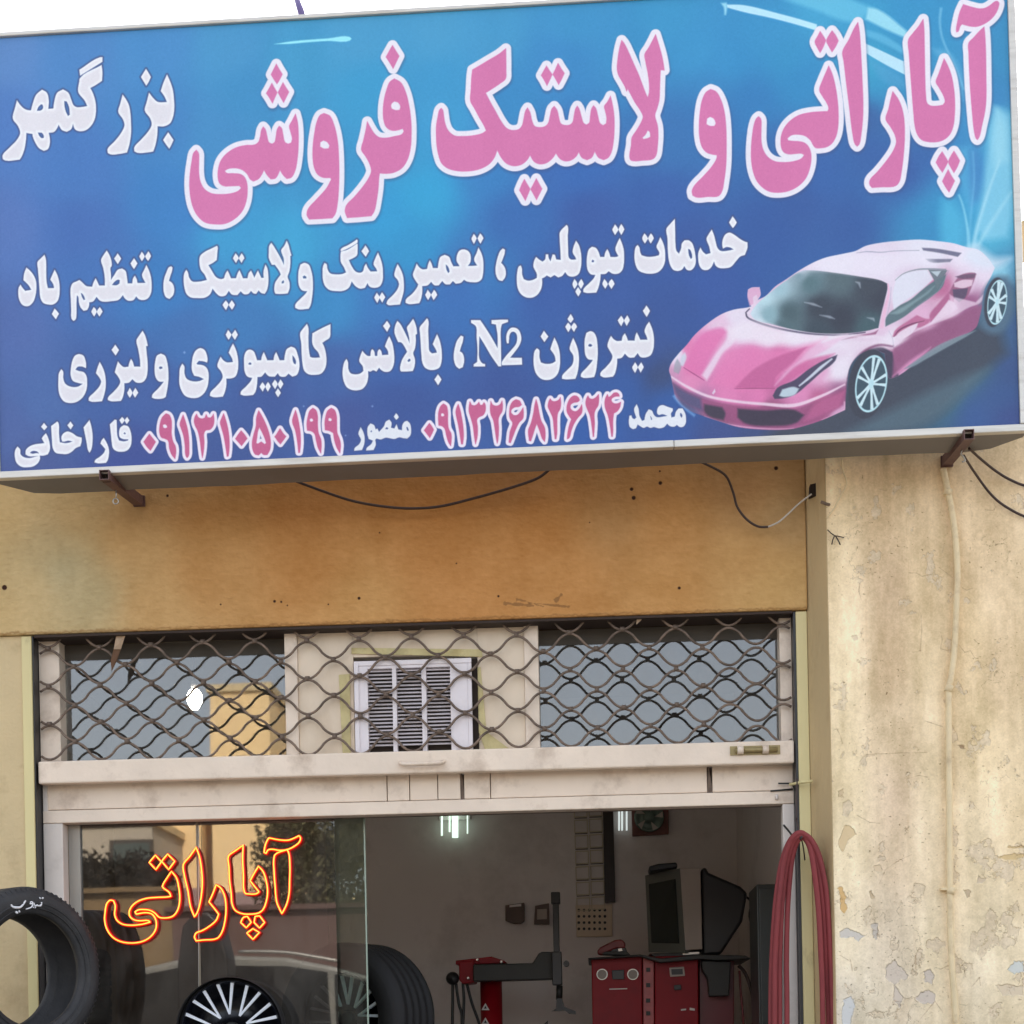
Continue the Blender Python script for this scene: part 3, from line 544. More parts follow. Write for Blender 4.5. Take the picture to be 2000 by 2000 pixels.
    paint(img,T(340,0,4,"780,345 900,325 1050,310 1200,300 1370,288 1385,303 1370,318 1200,320 1050,330 900,343"),(160,244,255),1.2,.95)
    paint(img,[(1470,872),(1560,800),(1700,745),(1800,690),(1890,640),(1950,625),(1965,690),(1900,745),(1820,820),(1740,850),(1600,862)],(66,72,86),14.,.92)
    paint(img,[(1640,850),(1760,790),(1880,735),(1930,720),(1880,775),(1790,835)],(92,122,136),12.,.6)
    # sports car
    body=T(1280,440,4,"105,1130 120,1080 180,1000 245,930 300,860 400,770 520,690 620,655 720,640 745,632 735,600 718,550 722,500 750,485 812,482 820,545 800,580 860,550 930,480 1020,420 1140,340 1300,260 1480,218 1560,200 1640,160 1760,135 1900,120 2060,110 2200,122 2330,140 2430,170 2520,190 2600,260 2650,330 2620,400 2570,500 2555,600 2530,720 2500,800 2330,890 2100,1020 1840,1195 1820,1190 1800,1080 1790,1000 1700,970 1590,1010 1520,1100 1495,1250 1480,1440 1300,1520 1180,1560 1060,1590 850,1595 650,1575 500,1530 350,1480 230,1430 160,1360 140,1280 120,1180")
    ctl=[(1300,735,(205,150,185)),(1320,690,(232,225,240)),(1345,680,(228,130,180)),(1400,640,(230,200,222)),(1440,615,(232,222,236)),(1380,670,(226,140,188)),(1400,660,(228,150,192)),
     (1350,720,(224,126,176)),(1450,640,(232,220,236)),(1500,660,(234,210,228)),(1470,700,(226,132,184)),(1440,740,(222,118,172)),(1520,690,(214,120,170)),(1500,740,(196,100,152)),(1550,650,(236,226,240)),(1610,662,(232,222,236)),(1600,690,(230,218,232)),
     (1560,720,(220,130,178)),(1600,730,(226,170,204)),(1640,720,(234,226,238)),(1560,770,(222,140,186)),(1600,780,(190,100,144)),(1640,770,(150,90,130)),(1640,800,(210,160,195)),(1500,800,(150,84,120)),(1400,815,(140,84,118)),(1340,790,(90,90,130)),(1500,835,(150,84,122)),(1600,810,(170,90,135)),
     (1420,770,(224,130,180)),(1480,775,(224,126,178)),(1640,510,(234,230,242)),(1700,520,(232,222,238)),(1800,480,(232,230,242)),(1760,560,(232,220,236)),(1720,640,(228,200,222)),(1750,700,(160,92,130)),(1740,660,(236,226,238)),(1800,670,(150,88,124)),(1850,640,(150,88,126)),(1890,590,(152,90,132)),
     (1880,560,(230,205,226)),(1900,520,(232,220,236)),(1850,600,(232,200,220)),(1800,620,(226,180,210)),(1840,560,(190,110,150)),(1760,720,(214,160,196)),(1740,735,(205,140,180)),(1820,690,(150,92,128)),(1880,500,(236,228,242)),(1820,500,(234,230,242)),(1930,530,(232,220,236)),(1900,620,(152,90,130)),(1345,745,(226,140,184)),(1300,760,(160,120,160))]
    m=paint(img,body,None,.9,1.,ctrl=ctl)
    K=(1280,440,4)
    def c(txt,col,soft=1.,alpha=1.,**k): paint(img,T(*K,txt),col,soft,alpha,clip=m,**k)
    # wheels sit outside the body outline
    def wheel(cx,cy,rx,ry,tk,spokes,rot):
        e=lambda sx,sy,dx=0.,dy=0.: [(cx+dx+rx*sx*math.cos(t)-rot*ry*sy*math.sin(t),cy+dy+ry*sy*math.sin(t)) for t in np.linspace(0,2*math.pi,24,endpoint=False)]
        paint(img,e(tk,tk,-rx*.22,0),(60,64,78),1.6)
        paint(img,e(1.,1.),(186,226,234),1.)
        paint(img,e(.9,.92),(62,84,98),1.)
        for k in range(spokes):
            t=2*math.pi*k/spokes-.15
            for q in (-.2,.2):
                x1,y1=cx+rx*.93*math.cos(t+q)-rot*ry*.93*math.sin(t+q),cy+ry*.93*math.sin(t+q)
                paint(img,[(cx,cy),((cx+x1)/2,(cy+y1)/2),(x1,y1)],(206,232,238),.8,stroke=(5.4,4.2,6.4))
        paint(img,e(.16,.16),(190,226,234),1.)
    c("1500,1180 1540,1080 1640,985 1760,950 1850,990 1900,1180 1840,1200 1700,1500 1480,1460",(72,64,86),2.)
    wheel(1701,749,31,56,1.22,5,.12)
    paint(img,T(1517,440,4,"1600,560 1640,470 1720,400 1800,400 1850,500 1840,700 1760,830 1680,850 1600,800 1585,680"),(84,112,134),7.,.95)
    wheel(1947,590,19,44,1.1,5,.1)
    # glass
    ws=[(1460,605,(210,228,238)),(1490,580,(190,222,230)),(1520,560,(160,196,206)),(1560,535,(110,142,152)),(1640,545,(88,108,116)),(1700,560,(66,74,86)),(1720,580,(60,66,80)),(1600,600,(58,66,78)),(1540,610,(76,98,106)),(1500,615,(140,176,186)),(1640,620,(56,62,76)),(1700,640,(70,96,104)),(1600,645,(60,74,86)),(1530,640,(84,108,116)),(1480,630,(200,220,230)),(1580,550,(88,118,126)),(1560,530,(220,226,238)),(1510,550,(214,226,238))]
    paint(img,T(*K,"740,690 770,640 900,520 1020,430 1140,355 1200,350 1400,370 1600,400 1760,430 1810,455 1812,480 1790,580 1760,700 1740,800 1640,825 1450,845 1250,840 1060,810 900,770 780,740"),None,1.,1.,clip=m,ctrl=ws)
    for s_ in ("1160,600 1230,615 1300,640","1280,700 1360,715 1400,730","1560,440 1590,450 1600,490","1650,720 1700,730 1710,750"): c(s_,(190,200,212),1.5,.6,stroke=(1,5,1))
    c("735,650 705,680 715,715 780,750 900,790 1060,825 1250,850 1450,855 1640,835",(70,64,90),.9,.9,stroke=(2,3,4,4,3,2))
    c("1560,860 1700,835 1740,815 1720,850 1600,870 1450,895",(150,84,120),1.2,.8)
    c("1815,455 1822,520 1795,640 1765,800",(236,190,216),1.,.9,stroke=(3,5,7))
    c("1840,480 1830,600 1800,740",(180,170,196),.8,.5,stroke=1.6)
    c("1795,790 1800,720 1880,640 1990,580 2110,480 2200,420 2240,400 2270,380 2240,480 2150,560 2050,630 1930,720",(96,118,126),1.2,1.)
    c("1830,690 1960,620 2090,540 2180,470 2140,520 2030,600 1900,690",(150,176,180),2.,.6)
    c("1880,410 1960,370 2060,350 2120,345 2170,420 2080,500 1960,580 1860,660 1850,560",(226,228,240),1.5,.9)
    c("2130,345 2280,350 2250,400 2200,500 2180,440",(104,120,128),1.,.9)
    c("2150,360 2230,355 2200,400",(200,214,222),1.,.9)
    c("1870,430 1930,380 2040,345 2130,340 2270,345",(130,140,150),.8,.8,stroke=(1,2,3,3))
    # engine cover slats and shoulder line
    c("1570,215 1650,205 1760,210 1860,200 2060,195",(110,112,140),.8,.7,stroke=(1,2,1.5,1))
    c("2080,175 2180,180 2390,215 2360,245 2220,215 2090,195",(110,110,136),1.2,.95)
    c("2110,262 2320,262 2300,285 2140,285",(120,120,142),1.2,.9)
    c("2290,350 2260,420 2200,520 2140,560 2000,660",(150,150,170),.8,.4,stroke=2.)
    # side intake
    c("2290,530 2330,450 2380,390 2490,370 2505,380 2480,450 2430,560 2370,600 2330,560",(150,92,124),1.4,.9)
    c("2330,450 2400,425 2480,425 2470,470 2400,490 2335,480",(228,200,218),1.2,.95)
    c("2320,500 2440,490 2420,560 2370,600 2330,560",(92,78,104),1.2,.95)
    c("2340,400 2400,385 2500,375 2490,410 2380,415",(110,84,110),1.,.9)
    c("2290,520 2200,620 2140,700 2150,760 2200,700 2300,590",(176,96,138),2.,.9)
    c("1850,870 1870,820 1980,740 2040,700 2120,730 2170,720 2120,770 2060,800 2030,790 1930,850",(190,110,150),1.6,.95)
    c("1880,860 1960,800 2050,760 2040,790 1990,850 1870,910",(234,218,232),1.2,.95)
    c("1860,870 1900,820 2000,770 2100,745",(110,60,92),.9,.8,stroke=(1,3,3,1))
    c("2130,780 2230,660 2290,580 2340,610 2360,650 2250,720",(234,214,230),1.4,.9)
    c("2335,560 2500,600 2560,540 2540,600 2450,640 2300,720 2120,790 1990,850 1850,960 1845,940 2000,830 2150,760 2300,680",(236,216,232),1.6,.7)
    c("1860,960 2000,880 2200,790 2350,710 2500,640 2560,620 2540,720 2500,800 2300,880 2100,1000 1850,1190",(150,90,128),3.,.9)
    c("1850,1180 1980,1060 2150,950 2060,1050 1900,1150",(222,150,190),3.,.8)
    paint(img,T(*K,"1940,1120 2080,1020 2200,940 2330,880 2500,820 2440,860 2280,950 2120,1040 1990,1110"),(132,148,158),1.6,.9)
    # bonnet shading
    c("240,1060 290,960 350,860 440,810 520,800 560,830 480,940 400,1080 360,1190 230,1110",(226,120,176),4.,.85)
    c("570,780 560,870 470,1000 360,1170 400,1210 450,1130 520,1010 600,930 620,880",(236,222,236),3.,.8)
    c("420,1240 500,1080 560,980 700,940 1000,970 1200,920 1330,880 1200,980 1050,1080 900,1260 620,1280",(228,128,180),7.,.8)
    c("615,1272 760,1130 960,1020 1180,950 1060,1080 940,1190 925,1270",(196,98,150),2.5,.85)
    c("930,1250 1020,1140 1160,1020 1330,900 1500,850 1400,930 1250,1020 1080,1130",(232,180,212),3.,.8)
    c("960,1240 1080,1110 1220,1040 1400,1000 1300,1080 1150,1150 1000,1240",(206,104,156),3.,.8)
    c("220,1110 300,1160 380,1210",(150,60,110),1.,.8,stroke=(1,2,1))
    c("620,1275 760,1272 930,1272",(150,70,114),.9,.8,stroke=(1,2,1))
    c('560,800 720,745 900,785 1060,840 1250,868 1450,868 1330,895 1000,935 700,905 600,900',(240,230,240),8.,.85)
    c('1330,930 1500,880 1640,880 1780,890 1840,940 1700,950 1600,990 1500,1090 1440,1180 1330,1200 1420,1080 1480,1000',(238,228,240),9.,.7)
    c('1150,340 1300,262 1480,222 1700,215 1900,210 2100,225 2180,300 1900,340 1830,420 1600,385 1300,345',(238,232,244),8.,.7)
    # headlights
    c("915,1330 950,1270 1080,1210 1200,1120 1320,1050 1420,1010 1400,1060 1290,1150 1190,1240 1090,1320 1000,1350 930,1355",(70,66,92),1.2,.95)
    c("965,1330 990,1280 1080,1260 1120,1275 1090,1320 1000,1340",(196,214,224),1.6,.95)
    c("1120,1255 1200,1190 1290,1110 1380,1040",(214,222,234),1.2,.9,stroke=(3,5,6,3))
    c("230,990 200,1030 190,1090 215,1100 240,1030",(206,216,228),1.4,.8)
    c("170,1040 150,1080 140,1140 180,1160 200,1100",(150,160,170),1.5,.7)
    # bumper and lower grille
    c("120,1180 230,1250 400,1330 600,1370 850,1395 1080,1405 1300,1330 1480,1240",(240,214,230),1.4,.9,stroke=(3,5,5,5,7,6,3))
    c("120,1215 240,1285 380,1350 620,1400 900,1420 1090,1425 1300,1350 1485,1270 1470,1400 1300,1500 1150,1560 850,1580 560,1530 330,1440 170,1330",(150,78,120),3.,.85)
    c("1250,1390 1480,1290 1440,1420 1280,1490 1160,1530",(186,96,142),4.,.8)
    c("380,1395 520,1420 545,1470 530,1520 420,1490 380,1450",(60,54,72),2.5,.95)
    c("640,1430 850,1445 1080,1440 1160,1480 1100,1540 900,1565 700,1545 640,1500",(58,52,70),2.5,.95)
    c("130,1230 240,1300 350,1350 370,1450 250,1400 160,1320",(84,84,122),4.,.9)
    c("380,1490 550,1550 750,1580 950,1590 1080,1585",(226,170,204),1.4,.8,stroke=(1,3,3,1))
    c("1475,1375 1480,1440 1430,1465 1300,1520",(236,190,214),1.5,.8,stroke=(2,4,2))
    c("1500,1200 1530,1100 1620,990 1740,935 1860,945",(110,56,92),1.8,.7,stroke=(2,5,5,3))
    c("1300,910 1460,860 1640,870 1780,880 1850,930",(238,226,238),2.,.6,stroke=(4,6,5,4))
    c("1820,820 1850,880 1858,950",(200,190,210),.8,.6,stroke=1.6)
    c("440,1310 462,1275 468,1300 450,1320",(230,220,236),.8,.8)
    paint(img,T(*K,"735,632 718,560 722,505 750,487 812,484 818,540 800,570 790,540 760,560 765,610"),(222,170,204),1.2,.8)
    paint(img,T(1040,740,6,"1650,190 1700,260 1780,340 1900,430"),(120,170,224),2.,.7,stroke=(5,4,5))
    # car glow over the tail
    paint(img,T(1517,440,4,"1480,180 1560,160 1700,250 1820,260 1700,340 1560,330 1460,260"),(222,232,244),10.,.75)
    # ---------------- lettering
    acc={}
    for k,loops in read_glyphs(GLYPHS):
        lp=[spline([s2t(*p) for p in l]) for l in loops]
        x0,y0,w,h=block(lp,26)
        if w<=0 or h<=0: continue
        D=sdf(lp,x0,y0,w,h)
        A_=acc.setdefault(k,np.full((TH,TW),99.,np.float32)); v=A_[y0:y0+h,x0:x0+w]; np.minimum(v,D,out=v)
    def lay(D,w,soft,col,al):
        a=cover(D,w,soft)*al; img[:]=img*(1-a)+np.array(col,float)*a
    D=acc['P']; sh=np.roll(np.roll(D,3,0),1,1)
    lay(sh,11.,4.,(60,72,116),.55); lay(D,10.6,1.,(238,234,244),1); lay(D,.6,.9,(216,120,172),1)
    D=acc['W']; lay(D,3.4,1.6,(66,80,128),.8); lay(D,.3,.8,(240,242,246),1); lay(D,-4.5,2.2,(228,226,232),.9)
    D=acc['Q']; lay(D,2.6,1.4,(66,80,130),.6); lay(D,.3,.8,(230,234,240),1)
    D=acc['N']; lay(D,8.,2.5,(64,72,124),.55); lay(D,6.4,.8,(240,230,242),1); lay(D,.6,.9,(200,96,140),1)
    # little specks and the scratch left of the middle
    for px,py,r in ((360,688,2.5),(727,793,2.),(593,793,1.6),(675,850,1.5)):
        paint(img,[(px-r,py),(px,py-r),(px+r,py),(px,py+r)],(150,178,226),1.5,.8)
    rng=np.random.default_rng(4)
    cols=np.interp(np.arange(TW),np.arange(0,TW+40,40),rng.normal(0,1,TW//40+2)) 
    img+= (cols*1.0)[None,:,None]
    g=rng.normal(0,1,(TH//3+1,TW//3+1)); g=np.kron(g,np.ones((3,3)))[:TH,:TW]
    img+=g[...,None]*1.3
    return np.clip(img,0,255)
# ---------------------------------------------------------------- materials
m_white=mat('cream_white_enamel',(230,212,192),.45,var=.07,vscale=5,dirt=(142,112,84),dscale=6,damt=.7,bump=.2,bscale=36,dth=(.53,.8))
m_white2=mat('grey_white_enamel',(214,204,194),.45,var=.05,vscale=4,dirt=(130,118,104),dscale=5,damt=.5,bump=.1,dth=(.55,.8))
m_guide=mat('yellow_cream_paint',(214,200,146),.5,var=.06,vscale=3,dirt=(120,100,70),dscale=9,damt=.6,bump=.15,stretch=(1,1,.35),dth=(.6,.75))
m_jamb=mat('tan_plaster',(206,184,142),.85,var=.06,vscale=4,dirt=(150,125,90),dscale=5,damt=.45,bump=.35,bscale=60)
m_return=mat('shaded_return_tan',(188,164,122),.85,var=.1,vscale=5,dirt=(140,112,78),dscale=4,damt=.5,bump=.4,bscale=60,stretch=(1,1,.4))  # shade on the splayed return painted in as a darker tan
m_rod=mat('rusty_brown_steel',(108,92,80),.65,.15,var=.35,vscale=26,dirt=(150,126,106),dscale=18,damt=.8,bump=.2)
m_bracket=mat('maroon_primer_steel',(104,78,76),.6,.2,var=.15,vscale=12,dirt=(70,45,38),dscale=10,damt=.6)
m_alu=mat('brushed_aluminium',(206,202,194),.38,.35,var=.06,vscale=14,dirt=(150,140,124),dscale=12,damt=.4,stretch=(.3,1,3))
m_under=mat('grey_sheet_metal',(118,114,112),.6,.1,var=.08,vscale=2,dirt=(110,100,92),dscale=3,damt=.4)
m_cable=mat('brown_black_cable',(58,40,36),.5)
m_cabg=mat('light_grey_cable',(190,184,176),.5)
m_pipe=mat('painted_conduit',(226,206,166),.6,var=.07,vscale=9,dirt=(160,132,98),dscale=12,damt=.5,bump=.2)
m_rubber=mat('black_rubber',(40,40,42),.62,var=.12,vscale=18,dirt=(72,70,70),dscale=6,damt=.5,bump=.25,bscale=90,dth=(.45,.75))
m_rubin=mat('matt_black_rubber',(26,25,26),.75,bump=.2)
m_hose=mat('faded_red_hose',(132,52,54),.75,var=.14,vscale=8,dirt=(96,36,40),dscale=12,damt=.5,bump=.2,bscale=120,stretch=(1,1,.3))
m_red=mat('glossy_red_enamel',(140,14,26),.45,spec=.25,var=.08,vscale=6,dirt=(90,14,22),dscale=5,damt=.4)
m_dark=mat('dark_grey_metal',(50,50,48),.5,.3,var=.12,vscale=10)
m_black=mat('black_plastic',(26,26,28),.4)
m_grey=mat('grey_plastic',(176,164,154),.5,var=.05)
m_screen=mat('dark_screen_glass',(70,80,76),.3)
m_steel=mat('dull_zinc',(176,172,164),.35,.8,var=.1)
m_brass=mat('old_brass_paint',(150,134,92),.5,.3,var=.15,vscale=40)
m_inwall=mat('pale_interior_paint',(228,221,218),.42,var=.04,vscale=2,dirt=(140,130,120),dscale=2,damt=.4)
m_vent=mat('warm_white_plastic',(228,220,222),.45,var=.03,dirt=(190,180,170),dscale=6,damt=.4)
m_slot=mat('dark_slot',(64,56,50),.8)
m_foam=mat('yellowed_foam',(204,190,140),.85,var=.12,vscale=14,dirt=(170,150,96),dscale=10,damt=.5,bump=.5,bscale=50)
m_board=mat('painted_board',(226,208,184),.55,var=.05,vscale=3,dirt=(190,166,136),dscale=4,damt=.4,stretch=(1,1,.4))
m_chrome=mat('white_alloy_paint',(236,242,250),.3)
m_blackgloss=mat('gloss_black_alloy',(16,18,26),.2)
m_hole=mat('bare_hole',(36,24,16),.9)
m_white_ink=mat('white_chalk_ink',(232,232,236),.8)
def glass(name,tint,ior,rough=0.,film=.09):
    m=bpy.data.materials.new(name); m.use_nodes=True; n=m.node_tree.nodes; l=m.node_tree.links; n.clear()
    o=n.new('ShaderNodeOutputMaterial'); mx=n.new('ShaderNodeMixShader'); fr=n.new('ShaderNodeFresnel'); fr.inputs[0].default_value=ior
    t=n.new('ShaderNodeBsdfTransparent'); t.inputs[0].default_value=tint; g=n.new('ShaderNodeBsdfGlossy'); g.inputs['Roughness'].default_value=rough
    l.new(fr.outputs[0],mx.inputs[0]); l.new(t.outputs[0],mx.inputs[1]); l.new(g.outputs[0],mx.inputs[2])
    # thin uneven film of dust and wiping smears
    tc=n.new('ShaderNodeTexCoord'); mp=n.new('ShaderNodeMapping'); mp.inputs['Scale'].default_value=(3.,1.,1.2); mp.inputs['Rotation'].default_value=(0,.5,0)
    ns=n.new('ShaderNodeTexNoise'); ns.inputs['Scale'].default_value=2.6; ns.inputs['Detail'].default_value=8; ns.inputs['Distortion'].default_value=1.5
    l.new(tc.outputs['Object'],mp.inputs[0]); l.new(mp.outputs[0],ns.inputs[0])
    mr=n.new('ShaderNodeMapRange'); mr.inputs['From Min'].default_value=.35; mr.inputs['From Max'].default_value=.75; mr.inputs['To Min'].default_value=.01; mr.inputs['To Max'].default_value=film; l.new(ns.outputs[0],mr.inputs[0])
    df=n.new('ShaderNodeBsdfDiffuse'); df.inputs[0].default_value=(.5,.46,.4,1); m2=n.new('ShaderNodeMixShader'); l.new(mr.outputs[0],m2.inputs[0]); l.new(mx.outputs[0],m2.inputs[1]); l.new(df.outputs[0],m2.inputs[2])
    bp=n.new('ShaderNodeBump'); bp.inputs['Strength'].default_value=.12; bp.inputs['Distance'].default_value=.002; nb=n.new('ShaderNodeTexNoise'); nb.inputs['Scale'].default_value=1.6; l.new(tc.outputs['Object'],nb.inputs[0]); l.new(nb.outputs[0],bp.inputs['Height']); l.new(bp.outputs[0],g.inputs['Normal'])
    l.new(m2.outputs[0],o.inputs[0]); return m
m_glass_t=glass('dusty_transom_glass',(.56,.58,.58,1),2.1,.016)
m_glass_d=glass('tinted_window_glass',(.46,.44,.42,1),2.2,.016)
m_glass_c=glass('greenish_door_glass',(.72,.8,.74,1),1.5,0.)
# ---------------------------------------------------------------- ground
def struct(name,mb,m,**k): return tag(mb.build(name,m,**k),None,None,kind='structure')
m_asph=mat('worn_asphalt',(66,64,62),.9,var=.2,vscale=3,dirt=(64,60,56),dscale=1.2,damt=.5,bump=.5,bscale=80)
m_pave=mat('concrete_paving',(112,106,98),.85,var=.12,vscale=2,dirt=(120,108,96),dscale=1.5,damt=.5,bump=.3,bscale=50)
g=MB().add([(-150,-150,-.15),(150,-150,-.15),(150,60,-.15),(-150,60,-.15)],[(0,1,2,3)]); struct('ground',g,mat('dry_earth',(104,94,78),.95,var=.15,vscale=.6,dirt=(120,104,80),dscale=.5,damt=.5))
g=MB().box(-60,60,-16.,-3.4,-.148,-.12); struct('road',g,m_asph)
g=MB().box(-60,60,-3.25,.3,-.149,0.); struct('pavement',g,m_pave)
g=MB().box(-60,60,-3.4,-3.25,-.149,.02); struct('kerb',g,mat('kerb_stone',(186,180,168),.8,var=.1,bump=.3))
g=MB().box(-60,60,-18.5,-16.,-.149,0.); struct('far_pavement',g,m_pave)
# ---------------------------------------------------------------- shop building
ROOF=4.12; XL=-2.236; XR=.815; XC=.934; LB=3.012
shop=thing('shop_building','cream plastered shop front with peeling paint under the big blue sign','building',(-1.,2.,0.))
def wall_art():
    rng=np.random.default_rng(11); S=500.; x0,z0,W_,H_=.85,1.0,1.2,3.15; w_,h=int(W_*S),int(H_*S)
    def tp(px,py):
        p=P(px,py,0.); return ((p[0]-x0)*S,(z0+H_-p[2])*S)
    ctl=[(1640,950,(226,202,160)),(1640,1100,(228,204,162)),(1645,1300,(232,210,168)),(1650,1500,(234,212,170)),(1660,1650,(232,212,172)),(1650,1850,(226,208,172)),
         (1690,900,(214,188,150)),(1720,1000,(212,184,144)),(1740,1150,(206,178,142)),(1740,1300,(212,184,146)),(1745,1450,(214,190,152)),(1750,1560,(210,184,152)),(1750,1680,(214,190,156)),(1780,1000,(216,190,150)),(1800,1150,(220,194,152)),
         (1810,1300,(222,198,156)),(1820,1500,(228,206,166)),(1800,1650,(224,202,164)),(1820,1850,(224,206,170)),(1900,950,(216,190,150)),(1930,1100,(214,188,148)),(1900,1250,(222,196,152)),(1950,1300,(216,190,150)),(1920,1450,(226,202,158)),(1980,1600,(228,204,162)),
         (1900,1700,(226,206,168)),(1940,1850,(222,204,168)),(1740,1800,(206,188,160)),(1760,1900,(208,192,164)),(1900,1950,(212,196,164)),(1650,1960,(200,188,166)),(1700,2000,(206,192,164))]
    X,Y=np.meshgrid(np.arange(w_),np.arange(h)); num=np.zeros((h,w_,3)); den=np.zeros((h,w_))
    for px,py,c in ctl:
        a,b=tp(px,py); wt=1/((X-a)**2+(.35*(Y-b))**2+500.)**1.7; num+=wt[...,None]*np.array(c,float); den+=wt
    img=num/den[...,None]
    st=fbm(h,w_,26,rng,5,1.,7.)-.5; bl=fbm(h,w_,70,rng,6,1.,1.4)-.5; fi=fbm(h,w_,9,rng,4)-.5
    img+=(st*46+bl*46+fi*18)[...,None]*np.array([1.,1.,1.05])
    H=fi*.25+bl*.3
    # flaked paint: crust thins towards the foot of the wall
    py=(np.arange(h)[:,None]/h); n1=fbm(h,w_,34,rng,6,1.,1.3,.62); low=np.clip((py-.42)*1.6,0,1)
    th=.690-.095*low; fl=np.clip((n1-th)*42,0,1)
    ring=np.clip(1-np.abs(n1-th)*46,0,1)*(.25+.75*(fbm(h,w_,18,rng,3)>.47))
    c2=fbm(h,w_,90,rng,3)[...,None]; patch=np.array([214,194,160.])*(1-c2)+np.array([198,180,154.])*c2; patch=patch+(fi*40+bl*30)[...,None]
    img=img*(1-fl[...,None]*.7)+patch*fl[...,None]*.7; H-=fl*.8
    img-= (ring*np.clip(.25+low,0,1))[...,None]*np.array([44,46,46.]); img+= (np.roll(ring,2,0)*np.clip(.2+low,0,1))[...,None]*12
    # hairline cracks
    n2=fbm(h,w_,60,rng,5); n3=fbm(h,w_,120,rng,2)
    cr_=np.clip(1-np.abs(n2-.5)*230,0,1)*np.clip((n3-.56)*12,0,1); img-=cr_[...,None]*np.array([60,58,54.]); H-=cr_*.5
    gr_=rng.random((h,w_)); img+=((value_noise(h,w_,2.2,rng)-.5)*13)[...,None]; pit=(value_noise(h,w_,3.2,rng)>.955)&(n3>.45); img-=pit[...,None]*np.array([46,48,48.]); H-=pit*.8
    for _ in range(46):
        x_=rng.integers(4,w_-8); y_=rng.integers(10,h-150); L=int(rng.integers(40,150)); wd_=rng.integers(2,6); a_=np.linspace(1,0,L)[:,None]*rng.uniform(5,15)*(.6+.8*fi[y_:y_+L,x_:x_+wd_]*2); img[y_:y_+L,x_:x_+wd_]-=a_[...,None]*np.array([.8,1,1.1])
    def poly(txt,col,tile=(1500,1400,3.22),dep=.9,edge=True):
        lp=np.array([tp(tile[0]+float(a.split(',')[0])/tile[2],tile[1]+float(a.split(',')[1])/tile[2]) for a in txt.split()])
        x_0=max(0,int(lp[:,0].min()-6)); y_0=max(0,int(lp[:,1].min()-6)); ww=min(w_,int(lp[:,0].max()+7))-x_0; hh=min(h,int(lp[:,1].max()+7))-y_0
        if ww<3 or hh<3: return
        D=sdf([lp],x_0,y_0,ww,hh)+(fi[y_0:y_0+hh,x_0:x_0+ww])*9
        a=np.clip(.5-D/1.6,0,1); v=img[y_0:y_0+hh,x_0:x_0+ww]; v[:]=v*(1-a[...,None]*.85)+np.array(col,float)*a[...,None]*.85
        if edge: e=np.clip(1-np.abs(D)/1.4,0,1)*np.clip(.5+fi[y_0:y_0+hh,x_0:x_0+ww]*6,0,1); v-=e[...,None]*34; v+=np.clip(1-np.abs(np.roll(D,-2,0)-2)/1.8,0,1)[...,None]*8
        H[y_0:y_0+hh,x_0:x_0+ww]-=a*dep
    for t_,c_ in (("450,760 490,680 540,700 550,740 500,780 470,850 440,830",(206,180,136)),("445,1080 470,1075 480,1110 495,1200 480,1240 460,1230 450,1160",(206,164,102)),
        ("450,1350 500,1330 560,1350 600,1380 570,1410 520,1380 460,1390",(192,186,178)),("650,1310 690,1300 695,1350 680,1410 660,1390",(186,176,164)),
        ("740,1560 800,1540 850,1590 890,1630 860,1660 830,1640 800,1690 850,1760 830,1830 790,1780 790,1680 740,1640",(196,182,166)),("980,1600 1020,1580 1050,1630 1030,1680 990,1670",(190,178,166)),
        ("930,1770 960,1730 1010,1720 1050,1750 1040,1800 980,1810",(192,180,168)),("1500,1590 1550,1540 1610,1530 1610,1600 1550,1620",(190,196,194)),("1430,1690 1500,1680 1600,1700 1600,1750 1480,1750",(206,188,160)),
        ("475,1780 520,1760 545,1810 520,1932 465,1932",(192,194,194)),("665,945 700,930 720,960 700,980 670,970",(206,184,150)),("630,1100 650,1090 670,1140 650,1150",(190,166,132)),("1230,1090 1280,1095 1270,1130 1250,1140",(180,160,130)),
        ("440,470 470,460 465,510 440,505",(196,172,134)),("1320,985 1340,1020 1370,1020 1345,1045 1320,1040",(196,176,148)),("1200,180 1220,180 1240,205 1220,200",(150,124,92)),("1440,880 1500,870 1610,860 1610,885 1500,900",(202,174,122)),("1500,820 1610,812 1610,824 1540,828",(196,168,120))): poly(t_,c_)
    def line(txt,tile=(1500,800,2.76),wd=.7,col=(168,140,108),al=.42):
        p=[tp(tile[0]+float(a.split(',')[0])/tile[2],tile[1]+float(a.split(',')[1])/tile[2]) for a in txt.split()]
        for (ax,ay),(bx,by) in zip(p,p[1:]):
            x_0=max(0,int(min(ax,bx)-4)); y_0=max(0,int(min(ay,by)-4)); x_1=min(w_,int(max(ax,bx)+5)); y_1=min(h,int(max(ay,by)+5))
            if x_1-x_0<2 or y_1-y_0<2: continue
            X_,Y_=np.meshgrid(np.arange(x_0,x_1)+.5,np.arange(y_0,y_1)+.5); ex,ey=bx-ax,by-ay; t=np.clip(((X_-ax)*ex+(Y_-ay)*ey)/(ex*ex+ey*ey+1e-6),0,1)
            d=np.hypot(X_-ax-t*ex,Y_-ay-t*ey)+fi[y_0:y_1,x_0:x_1]*2; a=np.clip(wd+.5-d,0,1)*al; v=img[y_0:y_1,x_0:x_1]; v[:]=v*(1-a[...,None])+np.array(col,float)*a[...,None]; H[y_0:y_1,x_0:x_1]-=a
